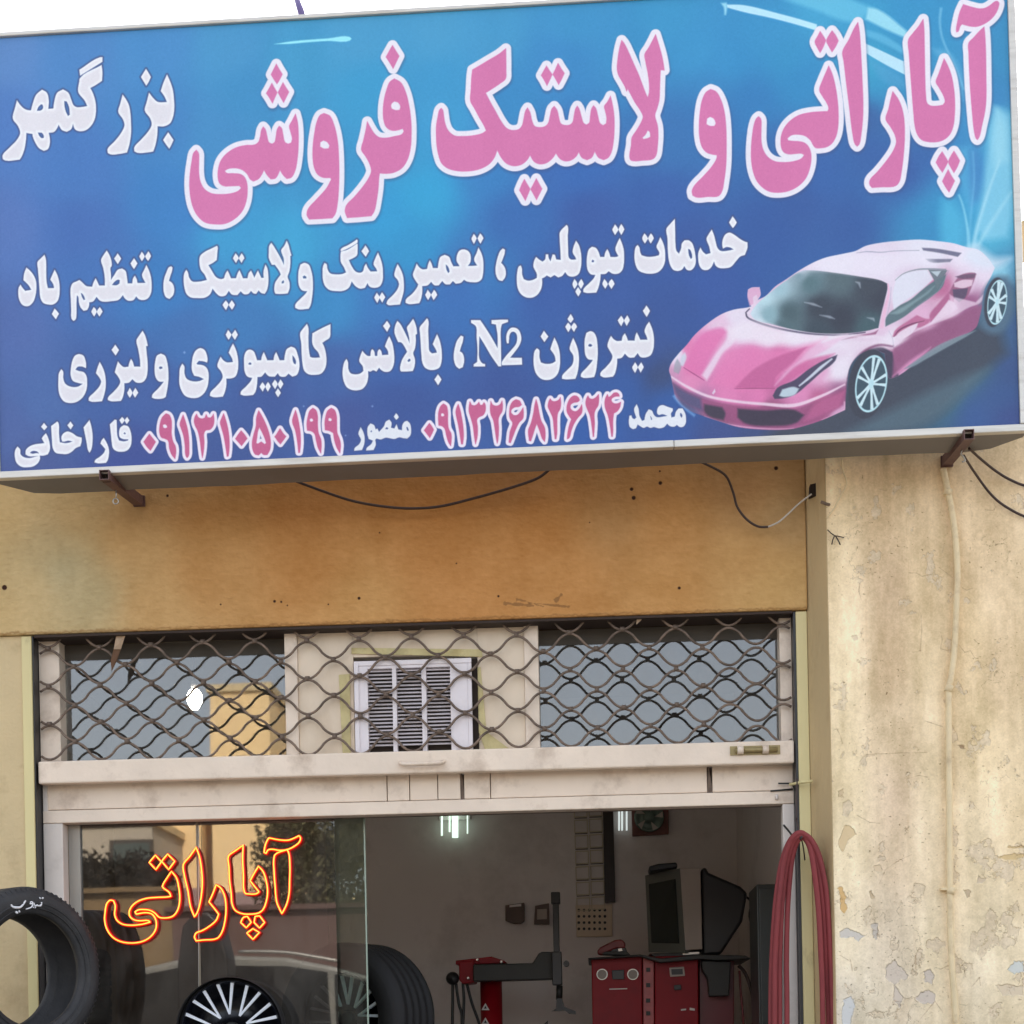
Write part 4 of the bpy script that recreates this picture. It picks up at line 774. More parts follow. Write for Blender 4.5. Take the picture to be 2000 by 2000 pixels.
    for t_ in ("760,880 800,882 830,900 880,890","825,1110 828,1200 820,1300 780,1310","920,850 960,880 1000,910","1045,960 1070,975 1100,965","1030,1270 1060,1310 1090,1300 1115,1340","930,1200 940,1240 930,1290 970,1300","850,1680 880,1690 940,1710","530,1870 575,1865",
        "870,870 850,800 855,770","940,770 950,730","495,930 490,980 500,1020","510,1180 500,1230","1110,1240 1130,1260","1020,1810 1050,1820","370,1720 390,1760 400,1800","1170,540 1210,545","600,430 640,440","700,700 680,690"): line(t_)
    g_=img.mean(2,keepdims=True); img=(g_+(img-g_)*.9)*1.085
    for t_ in ("620,240 680,235 800,230 1000,225","560,620 640,665 700,670","870,390 950,370 1000,380","920,1550 930,1500 930,1590","700,1050 740,960 830,900 900,870","1080,1590 1150,1560","450,1500 520,1540 530,1600","1280,1700 1330,1640 1335,1690","960,1900 1050,1790 1100,1860"): line(t_,(1500,1400,3.22),.6)
    return np.clip(img,0,255),H-H.min(),(x0,z0,W_,H_)
wa,wh,wr=wall_art()
m_wall=img_mat('peeling_cream_plaster',wa,.85,bump=wh/wh.max(),ext='MIRROR',spec=.3)
def plan_wall(name,m,plan,z0,z1):
    return MB().prism([(x,y,z0) for x,y in plan],(0,0,z1-z0)).build(name,m,shop)
o=plan_wall('pillar_wall',m_wall,[(XC,0),(3.4,0),(3.4,4.),(.868,4.),(.868,.127),(XC-.001,.0015)],-.12,ROOF)
uv_plane(o,lambda v:(((v.x if v.y<.02 or v.x>3 else v.x-v.y*.5)-wr[0])/wr[2],(v.z-wr[1])/wr[3]))
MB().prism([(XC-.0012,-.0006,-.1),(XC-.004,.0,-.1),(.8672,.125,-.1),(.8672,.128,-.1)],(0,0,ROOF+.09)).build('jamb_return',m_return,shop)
def lintel_art():
    rng=np.random.default_rng(5); S=420.; x0,z0,W_,H_=-3.4,2.95,4.35,1.25; w_,h=int(W_*S),int(H_*S)
    ctl=[(-80,1000,(214,186,136)),(20,1000,(212,182,130)),(60,1150,(212,186,138)),(10,1200,(208,180,130)),(90,1060,(198,176,132)),(120,1110,(186,172,134)),(170,1160,(190,172,130)),(140,990,(208,176,124)),(250,1060,(206,166,112)),(300,1180,(204,164,110)),(400,1000,(200,152,96)),(400,1120,(202,154,98)),(600,1000,(196,142,86)),(600,1100,(198,144,86)),(700,1180,(204,156,98)),  # pale stain at left; darker orange middle has shade and bounce painted in
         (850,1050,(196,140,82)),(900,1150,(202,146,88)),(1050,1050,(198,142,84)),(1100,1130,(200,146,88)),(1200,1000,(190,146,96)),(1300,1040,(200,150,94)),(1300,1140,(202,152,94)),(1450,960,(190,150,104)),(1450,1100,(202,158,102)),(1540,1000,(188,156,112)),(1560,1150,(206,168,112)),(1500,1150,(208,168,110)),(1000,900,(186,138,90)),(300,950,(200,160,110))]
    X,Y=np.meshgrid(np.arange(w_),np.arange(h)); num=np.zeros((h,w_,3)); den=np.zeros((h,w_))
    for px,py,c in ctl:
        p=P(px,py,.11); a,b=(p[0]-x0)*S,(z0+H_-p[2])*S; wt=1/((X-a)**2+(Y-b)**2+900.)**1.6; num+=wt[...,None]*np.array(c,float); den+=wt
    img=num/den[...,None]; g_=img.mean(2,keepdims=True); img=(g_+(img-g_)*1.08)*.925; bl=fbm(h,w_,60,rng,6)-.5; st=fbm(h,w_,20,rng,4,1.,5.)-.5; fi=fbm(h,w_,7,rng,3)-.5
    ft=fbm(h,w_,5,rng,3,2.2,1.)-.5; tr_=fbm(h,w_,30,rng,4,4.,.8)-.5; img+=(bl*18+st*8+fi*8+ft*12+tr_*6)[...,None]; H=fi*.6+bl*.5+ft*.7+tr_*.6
    for px,py,r in ((535,1174,2),(548,1175,1.5),(560,1182,1.),(700,1168,2.2),(1325,1148,2.2),(972,1164,1.6),(640,1180,1),(740,1040,1),(430,1180,1.2),(326,968,2),(1232,955,2.6),(1236,972,3),(1288,943,2.8),(1287,920,1.3),(1514,914,3),(8,1147,4),(890,1100,1),(1150,1020,.8)):
        p=P(px,py,.11); a,b=(p[0]-x0)*S,(z0+H_-p[2])*S; d=np.hypot(X-a,Y-b); m_=np.clip(r+.6-d,0,1); img=img*(1-m_[...,None])+np.array([52,26,12.])*m_[...,None]; H-=m_
    for (pa,pb,r) in (((985,1178),(1040,1182),3.),((1010,1170),(1060,1184),2.),((1085,1172),(1095,1160),3.),((1040,1178),(1110,1184),1.6)):
        p=P(*pa,.11); q=P(*pb,.11); ax,ay=(p[0]-x0)*S,(z0+H_-p[2])*S; bx,by=(q[0]-x0)*S,(z0+H_-q[2])*S; ex,ey=bx-ax,by-ay
        t=np.clip(((X-ax)*ex+(Y-ay)*ey)/(ex*ex+ey*ey),0,1); d=np.hypot(X-ax-t*ex,Y-ay-t*ey)+fi*6; m_=np.clip(r-d,0,1)*.6; img=img*(1-m_[...,None])+np.array([120,84,50.])*m_[...,None]
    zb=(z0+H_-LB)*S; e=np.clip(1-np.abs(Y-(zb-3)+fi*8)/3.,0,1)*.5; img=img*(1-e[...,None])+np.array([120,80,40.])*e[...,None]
    return np.clip(img,0,255),H-H.min(),(x0,z0,W_,H_)
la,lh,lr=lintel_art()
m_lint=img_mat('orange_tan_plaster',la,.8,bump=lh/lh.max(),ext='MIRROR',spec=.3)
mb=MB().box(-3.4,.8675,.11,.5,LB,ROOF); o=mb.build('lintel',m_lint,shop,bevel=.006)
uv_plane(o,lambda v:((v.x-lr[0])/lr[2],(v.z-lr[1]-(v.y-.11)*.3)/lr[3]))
plan_wall('side_wall',m_jamb,[(-3.4,.13),(-2.287,.13),(-2.287,.32),(-2.9,.32),(-2.9,4.),(-3.4,4.)],-.12,LB-.002)
plan_wall('side_wall',m_inwall,[(-3.4,.501),(-2.9,.501),(-2.9,4.),(-3.4,4.)],LB-.001,3.4)
plan_wall('back_wall',m_inwall,[(-2.9,3.6),(.868,3.6),(.868,4.),(-2.9,4.)],-.12,3.4)
MB().box(-3.4,3.4,.5,4.,3.4,3.7).build('roof_slab',m_inwall,shop)
MB().box(-3.4,3.4,3.8,4.,3.7,ROOF).build('parapet',m_jamb,shop)
MB().box(-2.9,.868,.1,3.6,-.118,.02).build('shop_floor',mat('floor_tiles',(120,112,104),.5,var=.1,dirt=(70,64,58),dscale=2),shop)
MB().box(.8655,.8675,.33,3.6,.02,3.4).build('side_wall_lining',m_inwall,shop)
# nothing stands behind the shop but earth
# ---------------------------------------------------------------- roller shutter with guides
sh=thing('roller_shutter','brown wavy lattice roller shutter rolled up to the shop lintel','shutter',((XL+XR)/2,.17,2.4))
def Zp(px,py,Y): return P(px,py,Y)[2]
rod_y=.165; per=P(599+102,1252,rod_y)[0]-P(599,1252,rod_y)[0]; nx0,_,nz0=P(599,1250.5,rod_y)
dz=(nz0-P(599,1325.5,rod_y)[2])/2
xa,xb=XL+.012,XR-.012; zrail1=Zp(90,1487,.14); zrail0=Zp(90,1531,.14)
rods=[];k0=-3
def rod_pts(k,jx=0.):
    zc=nz0-dz*(k+.5); pts=[]; n=int((xb-xa)/per*16)
    for i in range(n+1):
        x=xa+(xb-xa)*i/n; c=math.cos(2*math.pi*(x-nx0)/per+(math.pi if k%2 else 0)); c=math.copysign(abs(c)**.82,c)
        z=zc+c*(dz/2-.0052); z+=.004*math.sin(x*3.1+k*1.7)+.003*math.sin(x*7.3+k)
        pts.append((x,rod_y+.003*math.sin(x*5+k*2.),z))
    return pts
for k in range(k0,6):
    pts=rod_pts(k)
    if k==5: 
        pts=[(x,y,max(z,zrail1-.004)) for x,y,z in pts]
    MB().tube(pts,.0051,8).build('lattice_rod',m_rod,sh)
cl=None
for k in range(k0,6):
    i0=0 if k%2==0 else 1
    for j in range(-9,8):
        x=nx0+per*(j+(.5 if k%2 else 0)); z=nz0-dz*k
        if x<xa+.02 or x>xb-.02 or z<zrail1+.01 or z>3.2: continue
        z+=.004*math.sin(x*3.1+k*1.7)+.003*math.sin(x*7.3+k)
        if cl is None:
            mb=MB().tube([(x-.009,rod_y,z),(x+.009,rod_y,z)],.0105,8); cl=mb.build('clip',m_rod,sh); c0=(x,rod_y,z)
        else: dup(cl,sh,(x-c0[0],0,z-c0[2]))
pr=P(1240,1178,.1); 
# bottom rail, handle and bolt
MB().box(xa-.008,xb+.005,.138,.180,zrail0,zrail1).build('bottom_rail',m_white,sh,bevel=.007)
ha,hb=P(782,1497,.13),P(866,1490,.13)
hz=(ha[2]+hb[2])/2
MB().tube(cr([(ha[0],.138,hz+.012),(ha[0]+.008,.112,hz+.004),(ha[0]+.03,.106,hz),(hb[0]-.03,.106,hz),(hb[0]-.008,.112,hz+.004),(hb[0],.138,hz+.012)],5),.0085,10).build('pull_handle',m_white,sh)
b0,b1=P(1436,1466,.13),P(1518,1463,.13)
bo=MB().tube([(b0[0],.125,b0[2]),(b1[0],.125,b0[2])],.0105,12).build('sliding_bolt',m_brass,sh)
for fx in (.12,.72): MB().tube([(b0[0]+(b1[0]-b0[0])*fx-.012,.126,b0[2]),(b0[0]+(b1[0]-b0[0])*fx+.012,.126,b0[2])],.0165,12).build('bolt_sleeve',m_white,sh)
MB().box(b0[0]-.02,b1[0]+.012,.133,.1375,b0[2]-.018,b0[2]+.018).build('bolt_plate',m_brass,sh)
for x0,x1 in ((-2.285,XL-.008),(XR+.007,.866)):
    MB().box(x0,x1,.122,.21,-.1,LB-.004).build('guide_channel',m_guide,sh,bevel=.003)
for x0,x1 in ((XL-.0078,XL-.002),(XR-.003,XR+.0067)):
    MB().box(x0,x1,.13,.215,-.1,LB-.003).build('guide_slot',m_black,sh)
MB().box(XL+.006,XR-.006,.118,.26,LB-.012,LB-.002).build('housing_lip',mat('dark_housing',(52,38,30),.8,var=.2),sh)
pz=P(1520,1530,.08); MB().tube([(XR-.03,.12,pz[2]),(XR+.02,.075,pz[2]+.002),(.869,.074,pz[2]+.004)],.006,8).build('guide_bar',m_guide,sh)
# dry leaves caught in the lattice
m_leaf=mat('dry_leaf',(176,150,124),.8,var=.15,vscale=20)
m_leafd=mat('brown_leaf',(110,80,58),.8,var=.15,vscale=20)
def leaf(pts,Y,m,lab):
    mid=P(*pts[len(pts)//2],Y); v=[Vector(P(a,b,Y+ (0.006 if i%2 else -.004))) for i,(a,b) in enumerate(pts)]
    mb=MB(); mb.prism(v,(0,.0015,0)); tag(mb.build('dry_leaf',m),lab,'leaf',group='dry leaves caught in the shutter')
leaf([(233,1222),(250,1222),(245,1240),(236,1268),(222,1268),(226,1245)],.14,m_leaf,'pale dry leaf hanging at the left end of the shutter lattice')
leaf([(222,1268),(236,1268),(228,1290),(218,1312),(216,1290)],.145,m_leafd,'brown curled leaf just under the pale leaf in the lattice')
leaf([(1245,1183),(1264,1181),(1262,1200),(1252,1212),(1243,1220),(1243,1200)],.14,m_leaf,'pale leaf stuck under the lintel towards the right of the lattice')
# ---------------------------------------------------------------- shopfront frame with transom and panes
def X_(px,py,Y): return P(px,py,Y)[0]
ff=thing('shopfront_frame','cream painted steel shopfront frame behind the lattice shutter','window frame',((XL+XR)/2,.23,0.))
GT=.268
zt0=Zp(800,1500,.23); 
# transom: posts, boards, panes
MB().box(XL-.001,X_(117,1350,.19),.19,.29,zrail0+.032,LB-.003).build('transom_post',m_white,ff,bevel=.003)
MB().box(X_(1524,1350,.19),XR-.0035,.19,.29,zrail0+.032,LB-.003).build('transom_post',m_white,ff,bevel=.003)
xl0,xl1=X_(557,1350,.19),X_(582,1350,.19); xr0,xr1=X_(1025,1350,.19),X_(1053,1350,.19)
MB().box(xl0,xl1,.188,.29,zrail0+.032,LB-.003).build('transom_mullion',m_white,ff,bevel=.003)
MB().box(xr0,xr1,.188,.29,zrail0+.032,LB-.003).build('transom_mullion',m_white,ff,bevel=.003)
cb=[X_(693,1350,.235),X_(935,1350,.235)]; cz=[Zp(700,1470,.235)-.04,Zp(800,1284,.235)]
MB().box(xl1+.001,cb[0],.2,.224,zrail0+.032,LB-.003).build('infill_board',m_board,ff)
MB().box(cb[1],xr0-.001,.2,.224,zrail0+.032,LB-.003).build('infill_board',m_board,ff)
MB().box(cb[0]+.001,cb[1]-.001,.2005,.2235,cz[1],LB-.003).build('infill_board',m_board,ff)
for a,b in ((X_(117,1350,.25)-.01,xl0+.002),(xr1-.002,X_(1524,1350,.25)+.01)):
    MB().box(a,b,GT,GT+.005,zrail0+.034,LB-.001).build('transom_pane',m_glass_t,ff)
    MB().box(a+.002,b-.002,GT-.004,GT-.001,LB-(.075 if a<0 else .135),LB-.0135).build('shade_band_strip',mat('painted_shade_band',(74,68,60),.7,var=.12,vscale=5),ff)  # added strip imitates the dark band seen across the top of the glass

# header below the rail: upper plate in lengths with open joints, and the lower frame bar
zh1=zrail0+.031; zm=Zp(500,1572,.21); zl=Zp(500,1597.5,.2)
cuts=[XL+.016]+[X_(px,1545,.215) for px in (756,800,855,900,906,958,1382,1391)]+[XR-.004]
segs=[(0,1),(1,2),(2,3),(3,4),(5,6),(6,7),(8,9)]
for i,(a,b) in enumerate(segs):
    MB().box(cuts[a]+.0016,cuts[b]-.0016,.215+.0012*(i%3),.27,zm+.002,zh1).build('header_plate',m_white,ff,bevel=.0025)
for a,b in ((4,5),(7,8)):
    x0,x1=cuts[a],cuts[b]; MB().prism([(x0-.001,.222,zm+.002),(x1+.004,.222,zm+.002),(x0+.003,.222,zh1)],(0,.03,0)).build('header_joint',m_rod,ff)
MB().box(XL+.013,XR-.013,.272,.3,zl+.001,zh1-.02).build('header_back',m_rod,ff)
MB().box(XL,XR-.0035,.2,.27,zl,zm-.002).build('header_bar',m_white,ff,bevel=.004)
pj0,pj1=X_(124,1700,.2),X_(1531,1700,.2)
MB().box(XL,pj0,.2005,.27,.0,zl-.001).build('side_post',m_white2,ff,bevel=.004)
MB().box(pj1,XR-.0035,.2005,.27,.0,zl-.001).build('side_post',m_white2,ff,bevel=.004)
MB().box(XL+.0005,X_(93,1560,.205),.2025,.235,zl+.004,zh1).build('side_post_cap',m_white2,ff,bevel=.003)
# door hardware top right
for txt in ("1520,1530 1545,1530 1553,1527 1553,1548 1548,1532","1505,1545 1548,1541"):
    MB().tube(PP(txt,.195),.0035,6).build('latch_wire',m_dark,ff)
MB().tube([P(1517,1552,.195),P(1517,1562,.195)],.006,8).build('latch_pin',m_white2,ff)
# fixed pane and sliding leaves
win=thing('display_window','large reflective window pane left of the open shop doorway','window',(-1.6,.3,0.))
xj=X_(160,1700,.29)
MB().box(pj0+.001,xj,.27,.31,.0,zl-.001).build('inner_jamb',mat('grey_anodised_profile',(150,146,138),.4,.3,var=.05),win)
x655=X_(656,1750,.29)
MB().box(xj,x655,.287,.295,.0,zl+.012).build('pane',m_glass_d,win)
MB().box(X_(384,1700,.283),X_(388,1700,.283),.2835,.2865,.0,zl).build('joint_strip',mat('clear_joint',(120,112,96),.3),win)
MB().box(xj,X_(1531,1600,.27),.271,.31,zl+.002,zl+.02).build('head_channel',m_dark,win)
sl=thing('sliding_door','greenish frameless glass sliding door leaf standing half open','door',(-.6,.34,0.))
x715=X_(714,1800,.34)
MB().box(X_(640,1800,.34),x715,.336,.344,.02,zl+.012).build('glass_leaf',m_glass_c,sl)
MB().box(x715,x715+.006,.3345,.3455,.02,zl+.012).build('edge_strip',mat('pale_green_glass_edge',(150,168,152),.2),sl)
# ---------------------------------------------------------------- evaporative cooler vent in the transom
vt=thing('cooler_vent','white slatted air cooler vent box in the middle of the transom','vent',((cb[0]+cb[1])/2,.2,cz[0]))
vx0,vx1=X_(700,1380,.2),X_(921,1380,.2); vz1=Zp(760,1292,.2)
MB().box(vx0-.012,vx1+.004,.178,.24,vz1-.02,vz1).build('casing',m_vent,vt,bevel=.002)
for a,b in ((vx0-.012,vx0+.004),(vx1-.012,vx1+.004)): MB().box(a,b,.1775,.24,cz[0],vz1-.0205).build('casing',m_vent,vt,bevel=.002)
MB().box(vx0+.0045,vx1-.0125,.225,.24,cz[0],vz1-.0205).build('back_plate',m_slot,vt)
cols=[(720,768),(776,825),(834,881)]
stx=[vx0+.0045]+[X_(c,1380,.2) for p_ in cols for c in p_]+[vx1-.0125]
for i in range(0,8,2): MB().box(stx[i],stx[i+1],.181,.2245,cz[0],vz1-.0205).build('stile',m_vent,vt)
zs0=Zp(800,1458,.2); zs1=Zp(800,1306,.2)
MB().box(stx[1],stx[-2],.1815,.2245,zs1,vz1-.0205).build('top_rail',m_vent,vt)
sl0=None; ns=21; pit=(zs1-zs0)/ns
for c in range(3):
    a,b=stx[1+2*c]+.0005,stx[2+2*c]-.0005
    for k in range(ns):
        z=zs0+pit*(k+.5)
        s_=MB().prism([(a,.186,z-.0036),(a,.1875,z-.0052),(a,.202,z+.0028),(a,.2005,z+.0044)],(b-a,0,0))
        s_.build('slat',m_vent,vt)
MB().box(vx1+.0045,cb[1]-.0005,.19,.238,cz[0],vz1-.002).build('side_gap',m_hole,vt)
MB().box(vx0-.012,vx0-.0125+.018,.1745,.1772,cz[0],vz1-.004).build('side_flange',m_vent,vt)
def foam(name,txt,lab):
    v=PP(txt,.194,(500,1150,3.22)); o=MB().prism(v,(0,.0055,0)).build('foam_strip',m_foam,bevel=.001); tag(o,lab,'foam strip',group='foam strips round the vent')
foam('f',"600,370 1420,380 1425,428 600,408",'yellowed foam strip lying along the top of the white vent box')
foam('f',"520,540 590,535 596,1050 545,1050",'yellowed foam strip down the left side of the vent box')
foam('f',"1372,500 1412,490 1450,900 1600,1010 1440,1010 1400,900",'wide torn foam strip down the right side of the vent box')
# ---------------------------------------------------------------- the big sign
art=make_art()
m_sign=img_mat('sign_print',art,.42,spec=.35)
_n=m_sign.node_tree.nodes; _l=m_sign.node_tree.links; _t=_n.new('ShaderNodeTexCoord'); _q=_n.new('ShaderNodeTexNoise'); _q.inputs['Scale'].default_value=2.2; _q.inputs['Detail'].default_value=3; _b=_n.new('ShaderNodeBump'); _b.inputs['Strength'].default_value=.5; _b.inputs['Distance'].default_value=.02
_l.new(_t.outputs['Object'],_q.inputs[0]); _l.new(_q.outputs[0],_b.inputs['Height']); _l.new(_b.outputs[0],_n['Principled BSDF'].inputs['Normal'])
sg=thing('shop_sign','long blue printed shop sign with pink Persian lettering and a sports car','sign',(-.3,-.33,3.5))
def SG(u,v,Y): return (SGN_O[0]+u*_ca-v*_sa,Y,SGN_O[1]+u*_sa+v*_ca)
o=MB().add([SG(0,0,SGN_Y),SG(SGN_W,0,SGN_Y),SG(SGN_W,SGN_H,SGN_Y),SG(0,SGN_H,SGN_Y)],[(0,1,2,3)]).build('printed_face',m_sign,sg)
uv_plane(o,lambda v:(((v.x-SGN_O[0])*_ca+(v.z-SGN_O[1])*_sa)/SGN_W,(-(v.x-SGN_O[0])*_sa+(v.z-SGN_O[1])*_ca)/SGN_H))
fr=.027
def sbox(u0,u1,v0,v1,y0,y1):
    mb=MB(); mb.prism([SG(u0,v0,y0),SG(u1,v0,y0),SG(u1,v1,y0),SG(u0,v1,y0)],(0,y1-y0,0)); return mb
js=1316
uj=(P(js,868,-.34)[0]-SGN_O[0])
sbox(-fr,uj,-fr,-.0005,-.342,-.31).build('bottom_trim',m_alu,sg,bevel=.003)
sbox(uj+.0015,SGN_W+fr,-fr,-.0005,-.3405,-.31).build('bottom_trim',m_alu,sg,bevel=.003)
sbox(-fr,SGN_W+fr,SGN_H+.0005,SGN_H+fr*.6,-.342,-.31).build('top_trim',m_alu,sg,bevel=.003)
sbox(-fr,-.0005,0,SGN_H,-.342,-.31).build('side_trim',m_alu,sg,bevel=.003)
sbox(SGN_W+.0005,SGN_W+fr,0,SGN_H,-.342,-.31).build('side_trim',m_alu,sg,bevel=.003)
# sheet metal box behind the face, lower edge slightly wavy, corners rounded back
mb=MB(); top=[];bot=[]
n=40
for i in range(n+1):
    u=-fr+(SGN_W+2*fr)*i/n; e=min(u+fr,SGN_W+fr-u); d=.172-max(0,.16-e)**2*5.2+.004*math.sin(u*9)+.003*math.sin(u*23)
    bot.append((u,-.31,-.309+max(.02,d)))
vs=[];fs=[]
for u,y0,y1 in bot: vs+=[SG(u,-fr+.002,y0),SG(u,-fr+.002,y1),SG(u,SGN_H,y1),SG(u,SGN_H,y0)]
for i in range(n):
    a=4*i;b=4*i+4; fs+=[(a,a+1,b+1,b),(a+1,a+2,b+2,b+1),(a+2,a+3,b+3,b+2)]
fs+=[(0,3,2,1),(4*n,4*n+1,4*n+2,4*n+3)]
mb.add(vs,fs).build('metal_box',m_under,sg)
# steel arms carrying the sign
def arm(px,py,pxb,pyb,lab,yb=.108):
    a=Vector(P(px,py,-.365)); b=Vector(P(pxb,pyb,yb)); b.x=a.x+(b.x-a.x)*.6; b.z=b.z+.012; s=.0185; w_=.0028
    mb=MB(); ring=[]
    for q in (a,b):
        ring+=[q+Vector((dx,0,dz_)) for dx,dz_ in ((-s,-s),(s,-s),(s,s),(-s,s))]
        ring+=[q+Vector((dx,0,dz_)) for dx,dz_ in ((-s+w_,-s+w_),(s-w_,-s+w_),(s-w_,s-w_),(-s+w_,s-w_))]
    f=[]
    for i in range(4):
        j=(i+1)%4; f+=[(i,j,8+j,8+i),(4+i,12+i,12+j,4+j),(i,4+i,4+j,j)]
    mb.add(ring,f); t_=thing('sign_bracket',lab,'bracket',b,group='steel arms under the sign'); mb.build('square_tube',m_bracket,t_)
    mb=MB().box(a.x-s+w_,a.x+s-w_,a.y+.035,a.y+.04,a.z-s+w_,a.z+s-w_); mb.build('tube_plug',m_hole,t_)
    mb=MB().prism([(b.x-.022,b.y,b.z-.022),(b.x+.024,b.y,b.z-.022),(b.x+.024,b.y,b.z+.02),(b.x-.022,b.y,b.z+.02)],(0,-.012,0)); mb.build('wall_plate',m_bracket,t_)
    return t_
arm(203,927,275,985,'maroon square steel arm under the left end of the sign')
t_=arm(1893,848,1845,908,'maroon square steel arm under the right end of the sign',-.002)
ey=MB().tube([P(227,958,-.25),P(227,972,-.25)],.003,6); c=P(226,979,-.25)
ey.tube([(c[0]+.0105*math.cos(t),c[1],c[2]+.0105*math.sin(t)) for t in np.linspace(0,2*math.pi,16,endpoint=False)],.0028,6,closed=True)
tag(ey.build('ring_hook',m_steel),'small bright ring hook hanging below the sign near its left arm','hook')
ey=MB().tube(cr([P(1880,876,-.22),P(1877,886,-.22),P(1882,892,-.22),P(1885,900,-.22),P(1879,902,-.22)],5),.0035,6)
tag(ey.build('wire_hook',m_steel),'bright twisted wire hook beside the right sign arm','hook')
st=MB().tube([P(1013/4+340,170/4,-.2),P(965/4+340,0,-.05),P(925/4+340,-45,.12)],.0135,10)
st.prism([P(578,50,-.24),P(608,46,-.24),P(604,40,-.24),P(582,42,-.24)],(0,.05,0))
tag(st.build('stay_rod',mat('violet_grey_paint',(96,82,130),.5)),'violet grey steel stay rod rising from the top edge of the sign','rod')
MB().tube([P(925/4+340,-45,.12),(P(925/4+340,-45,.12)[0]-.02,3.85,ROOF+.0)],.0135,8)
# cables
def cable(pts,r,m,lab,Y=None,n=6,nm='cable'):
    o=MB().tube(cr([P(a,b,y) for a,b,y in pts],n),r,8).build(nm,m); return tag(o,lab,'cable')
cable([(540,925,-.12),(605,950,-.05),(680,976,-.02),(740,988,0.),(800,993,.02),(860,989,.02),(930,972,0.),(1000,952,-.04),(1050,934,-.09),(1075,915,-.12)],.0055,m_cable,'brown cable sagging in a long arc below the middle of the sign')
cable([(1340,890,-.12),(1390,912,-.05),(1418,930,0.),(1432,962,.03),(1440,990,.04),(1458,1014,.045),(1480,1028,.048),(1500,1029,.048)],.0048,m_cable,'brown cable dropping from the sign and curling towards the dark hole')
cable([(1500,1029,.048),(1520,1020,.045),(1540,1003,.045),(1560,984,.045),(1585,965,.05)],.0034,m_cabg,'pale grey wire end running up into the dark hole by the corner')
cable([(1893,876,-.2),(1915,896,-.1),(1945,920,-.04),(1975,938,-.02),(2010,950,-.015),(2080,955,-.01),(2300,940,-.01),(2700,900,-.01)],.005,m_cable,'upper dark cable curving away to the right from the sign arm')
cable([(1882,890,-.2),(1905,925,-.08),(1935,965,-.03),(1965,990,-.02),(2010,1012,-.015),(2080,1030,-.01),(2300,1030,-.01),(2700,985,-.01)],.005,m_cable,'lower dark cable curving away to the right from the sign arm')
cable([(1644,896,-.06),(1646,918,-.02),(1652,935,-.012),(1653,948,-.01),(1645,963,-.01),(1636,980,-.008),(1628,995,-.006),(1614,1012,-.004)],.0032,m_pipe,'thin painted wire looping down the top corner of the peeling wall')
tw=MB().tube(PP("730,830 770,868 805,892 850,900 905,912",-.015,(1480,880,5.367)),.0022,6).tube(PP("805,892 785,940 776,985",-.02,(1480,880,5.367)),.0026,6).tube(PP("815,895 845,945 865,988",-.02,(1480,880,5.367)),.0026,6)
tag(tw.build('twig',m_cable),'small forked dark twig on the corner of the peeling wall','twig')
ju=P(1592,954,.05)
MB().prism([(ju[0]-.02,.055,ju[2]-.026),(ju[0]+.018,.055,ju[2]-.03),(ju[0]+.021,.055,ju[2]+.01),(ju[0]+.008,.055,ju[2]+.023),(ju[0]-.018,.055,ju[2]+.018)],(0,.06,0)).build('anchor_hole',m_hole,shop)
MB().tube([P(1603,980,.0),P(1613,984,.0),P(1620,986,-.01)],.006,6).build('anchor_stub',m_rod,shop)
# conduit on the right wall
cp=[(1842,916,.0),(1851,958,-.012),(1863,1025,-.014),(1870,1110,-.014),(1868,1180,-.014),(1864,1270,-.014),(1857,1325,-.014),(1853,1345,-.014),(1853,1400,-.014),(1854,1560,-.014),(1855,1700,-.014),(1858,1860,-.014),(1867,1990,-.014),(1872,2120,-.014),(1880,2560,-.014)]
cd=thing('wall_conduit','thin cream painted conduit running down the peeling right wall','pipe',P(1860,2000,0.))
MB().tube(cr([P(a,b,y-.012) for a,b,y in cp],6),.0122,10).build('tube',m_pipe,cd)
for (a,b) in ((1851,962),(1853,1345),(1857,1740)):
    q=P(a,b,-.024); MB().tube([(q[0]-.004,-.026,q[2]-.012),(q[0]+.004,-.026,q[2]+.012)],.0158,10).build('coupling',m_pipe,cd)
q=P(1857,1736,-.01); MB().box(q[0]-.04,q[0]+.018,-.03,-.0005,q[2]-.006,q[2]+.004).build('saddle_clip',m_pipe,cd)
